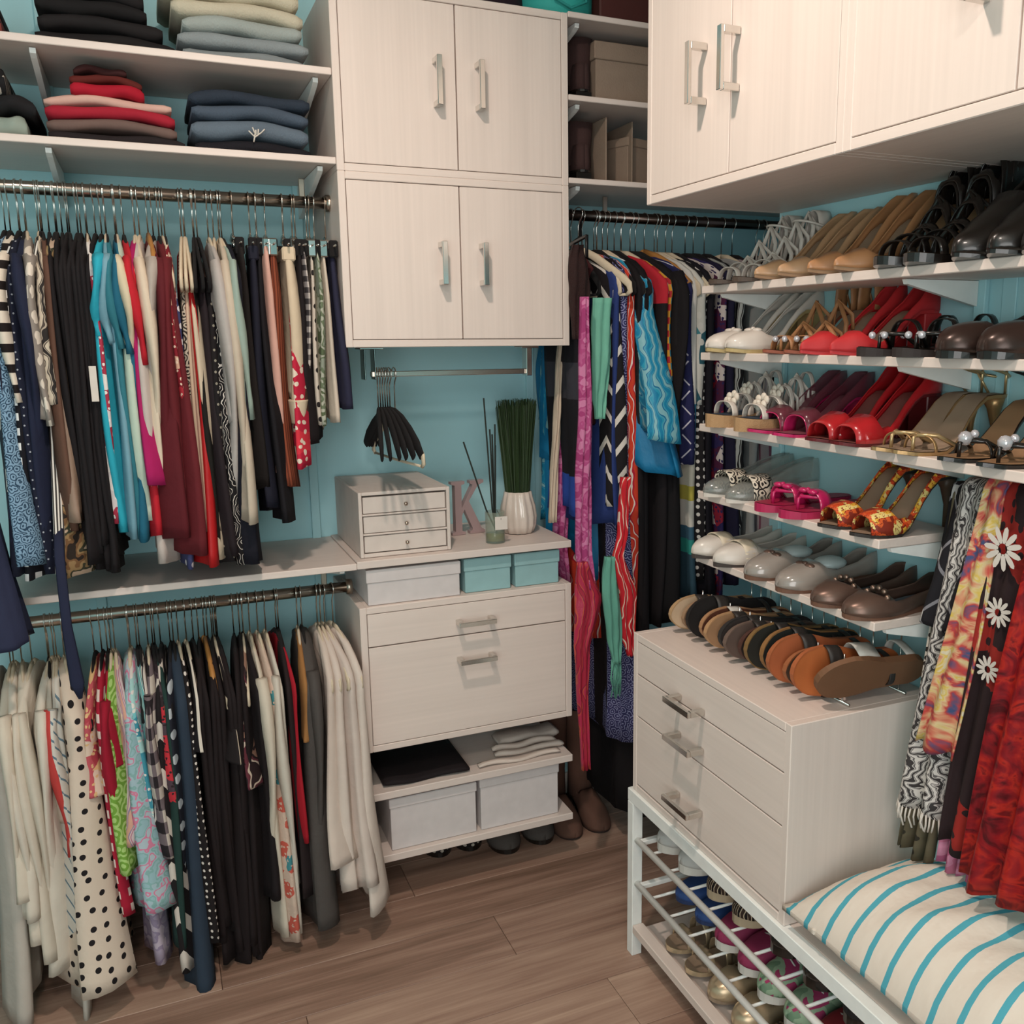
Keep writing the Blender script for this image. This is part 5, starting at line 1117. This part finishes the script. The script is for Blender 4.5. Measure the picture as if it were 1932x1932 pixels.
MB().tube([(.007, -.0285, .073), (.003, -.012, .092)], .0008, 4).tube([(.007, -.0292, .0705), (.007, -.0305, .0705)], .0012, 6).build('tag_string', plain('string', '#4a4038', .9), t)
# ================================================================== STRIPED PILLOW
def pillow(name, desc, x0, x1, y0, y1, zb, th, mat, loc=None):
    t = thing(name, desc, 'pillow', ((x0+x1)/2, (y0+y1)/2, zb))
    nx, ny = 22, 36; V = []; UV = []; F = []
    hx, hy = (x1-x0)/2, (y1-y0)/2
    for side in (1, -1):
        for i in range(nx+1):
            for j in range(ny+1):
                u, v = -1+2*i/nx, -1+2*j/ny
                px_, py_ = (1-u*u), (1-v*v)
                k = (max(1-abs(u)**3, 0)**.8)*(max(1-abs(v)**5, 0)**.8)
                pin = 1-.06*(1-v*v) ; pin2 = 1-.05*(1-u*u)
                z = th*(.32+(.68 if side > 0 else .3)*side*k) + .004*sin(13*v+3*u)*k + .003*sin(9*u+21*v)*k
                if side < 0: z = max(z, .002)
                dr = .012*sin(6*v)*(1-k)
                V.append((u*hx*pin, v*hy*pin2, max(.0005, z-(0 if side > 0 else .010)))); UV.append((v*hy, u*hx+(0 if side > 0 else 5)))
    M_ = (nx+1)*(ny+1)
    for i in range(nx):
        for j in range(ny):
            a = i*(ny+1)+j; F.append((a, a+ny+1, a+ny+2, a+1)); F.append((a+M_, a+1+M_, a+ny+2+M_, a+ny+1+M_))
    rim = [i*(ny+1) for i in range(nx+1)]+[nx*(ny+1)+j for j in range(1, ny+1)]+[i*(ny+1)+ny for i in range(nx-1, -1, -1)]+[j for j in range(ny-1, 0, -1)]
    for a, b_ in zip(rim, rim[1:]+rim[:1]): F.append((a, a+M_, b_+M_, b_))
    MB().add(V, F, UV, True).build('pillow_body', mat, t)
    return t
PM = cloth('vstripe', '#d8cbbd', '#4f9fae', s=21.0, w=.77, bump=.5, bs=40.)
t = pillow('pillow', 'white pillow with turquoise stripes on the bench', .998, 1.345, .58, 1.270, .453, .165, PM)
MB().bbox(-.172, -.150, .255, .262, .045, .055, .001).build('seam_tag', plain('tag_white', '#d6cabd', .8), t)
# ================================================================== SCARVES OVER THE RIGHT-HAND BAR
XB = 1.262
t = thing('scarf_bar', 'dark bar on the shoe wall carrying draped scarves', 'scarf bar', (0, 0, 0))
zb_ = AX(1840, 938, XB).z
BM = plain('dark_bar_metal', '#1c1a1c', .4)
MB().tube([(XB, 1.16, zb_-.02), (XB, .45, zb_-.02)], .008, 10).build('bar', BM, t)
for y_ in (1.15, .62): MB().tube([(XB, y_, zb_-.02), (1.35, y_, zb_-.02)], .006, 8).build('wall_arm', BM, t)
def drape(desc, ya, yb, zt, front, mat, off, back=.35, fl=1.3, folds=4, amp=.008, seed=0, fringe=None, shift=0.0, tilt=0.0, cut=None, name='scarf', fm=None):
    """scarf folded over the bar: back leg, over, front leg on the room side"""
    rnd = random.Random(seed); f1 = rnd.uniform(0, 6); f2 = rnd.uniform(0, 6)
    t = thing(name, desc, 'scarf', (XB, (ya+yb)/2, zt))
    wv = (ya-yb)/2; r = .010+off; V = []; UV = []; rows = []
    nb, nf = 6, 22
    for i in range(nb+1): q = 1-i/nb; rows.append((r, -back*q, q*back))
    for k in range(1, 7): a = pi*k/7; rows.append((r*cos(a), r*sin(a), 0))
    for i in range(nf+1): q = i/nf; rows.append((-r, -front*q, front*q))
    nn = 26; L_ = 0
    for ri, (x, z, q) in enumerate(rows):
        qq = q/max(front, .1)
        for j in range(nn+1):
            v = -1+2*j/nn
            sp = 1+(fl-1)*qq if x < 0 else 1
            am = amp*(.4+1.3*qq)
            xx = x-(.5*off if x < 0 else -.2*off)+am*sin(folds*pi*v+f1+1.5*qq)-(.02*qq if x < 0 else 0)
            zz = z+(tilt*v*q if x < 0 else 0)+(.006*sin(5*v+f2) if q > 0 else 0)
            if cut and x < 0: zz += cut*abs(v)*qq
            V.append((xx, -(v*wv*sp)+shift*qq*(x < 0)+.008*sin(3*qq+f2)*qq, zz)); UV.append((v*wv*1.5, zz))
    F = [(i*(nn+1)+j, i*(nn+1)+j+1, (i+1)*(nn+1)+j+1, (i+1)*(nn+1)+j) for i in range(len(rows)-1) for j in range(nn)]
    MB().add(V, F, UV, True).build('cloth_body', mat, t, solid=.003)
    if fringe:
        b = MB(); last = (len(rows)-1)*(nn+1)
        for j in range(0, nn+1):
            x, y_, z = V[last+j]; l = fringe*rnd.uniform(.7, 1.1)
            b.tube([(x, y_, z+.004), (x-.002, y_+rnd.uniform(-.004, .004), z-l*.5), (x, y_+rnd.uniform(-.006, .006), z-l)], .0018, 5)
        b.build('fringe', fm or mat, t)
    return t
def yat(px, py, off=.03): return AX(px, py, XB-off).y
zt = zb_
def ln(px, py, x=XB-.04): return zt-AX(px, py, x).z
drape('black scarf with white lattice and diamond dots, farthest on the bar', yat(1782, 950), yat(1868, 930), zt+.006, ln(1735, 1180), cloth('lattice', '#1a181c', '#b8b6b4', '#77757a', s=9), .006, fl=1.1, seed=1, amp=.008, folds=2, shift=.02)
drape('cream lace scarf with black eyelets below the lattice scarf', yat(1782, 940), yat(1835, 950), zt-.004, ln(1730, 1330), cloth('dots', '#c9bfb4', '#2a2422', s=70, w=.33, r=.5), .001, fl=1.15, seed=2, amp=.004, folds=2, shift=.022)
drape('olive scarf with dark dots, lowest hem beside pillow', yat(1790, 940), yat(1850, 950), zt-.003, ln(1712, 1598), cloth('dots', '#5a5240', '#2a261e', s=30, w=.2), .004, fl=1.3, seed=3, amp=.012, folds=3, shift=.045)
drape('black and white scroll flower scarf with white fringe', yat(1806, 945, .035), yat(1860, 945, .035), zt+.010, ln(1725, 1525), cloth('swirl', '#3a3636', '#b9b3ae', '#5c5858', '#cac4be', s=30, d=18), .014, fl=1.9, seed=4, amp=.008, folds=2, shift=.048, fringe=.035, fm=plain('white_fringe', '#cdc5bb', .9))
drape('multicolour painterly scarf in yellow red and blue', yat(1852, 955, .055), yat(1890, 960, .055), zt+.012, ln(1765, 1408), cloth('blotch', '#3f5078', '#7a4a60', '#b8423e', '#c98a6a', '#cdb88c', '#cdb04e', '#cfc6ae', s=20, rough=.6), .030, fl=2.4, seed=5, amp=.007, folds=1.5, shift=.058)
M_D = cloth('floral', '#2a1c1e', '#2a1c1e', '#8f2620', '#2a1c1e', '#2a1c1e', s=14)
t5 = drape('dark brown scarf with large white daisies and red flowers', yat(1882, 955, .05), yat(1980, 970, .05), zt+.008, ln(1800, 1590), M_D, .026, fl=1.2, seed=6, amp=.008, folds=2, shift=.035)
t6 = drape('bright red and orange sheer flower scarf at right edge', yat(1972, 965, .07), yat(2150, 990, .07), zt+.012, ln(1880, 1665), cloth('blotch', '#4a0a10', '#75121a', '#8c161a', '#a8251a', '#6a1014', s=24, rough=.5), .046, fl=1.2, seed=7, amp=.010, folds=3, shift=.075)
drape('pink and mauve scarf hem below the daisy scarf', yat(1885, 960), yat(1955, 970), zt+.002, ln(1800, 1640), cloth('camo', '#a8587a', '#c0809a', '#b56a86', s=24), .010, fl=1.3, seed=8, amp=.008, shift=.04)
def daisy(parent, py, pz, r=.03):
    b = MB()
    for k in range(11):
        a = 2*pi*k/11; c_ = (cos(a), sin(a)); n_ = (-c_[1], c_[0]); V = []
        for (d_, w_) in ((.25, .16), (.7, .24), (.95, .18), (1.05, .02)):
            V += [(0, (c_[0]*d_+n_[0]*w_*.6)*r, (c_[1]*d_+n_[1]*w_*.6)*r), (0, (c_[0]*d_-n_[0]*w_*.6)*r, (c_[1]*d_-n_[1]*w_*.6)*r)]
        b.add(V, [(0, 1, 3, 2), (2, 3, 5, 4), (4, 5, 7, 6)])
    return b
bpy.context.view_layer.update()
for (px, py, r) in ((1897, 1035, .034), (1888, 1155, .024), (1868, 1262, .022)):
    q = AX(px, py, XB-.066); o = daisy(None, 0, 0, r).build('daisy_print', plain('daisy_white', '#c9c1b8', .8), t5); o.location = q-Vector(t5.location)+Vector((-.006, 0, 0))
assert True
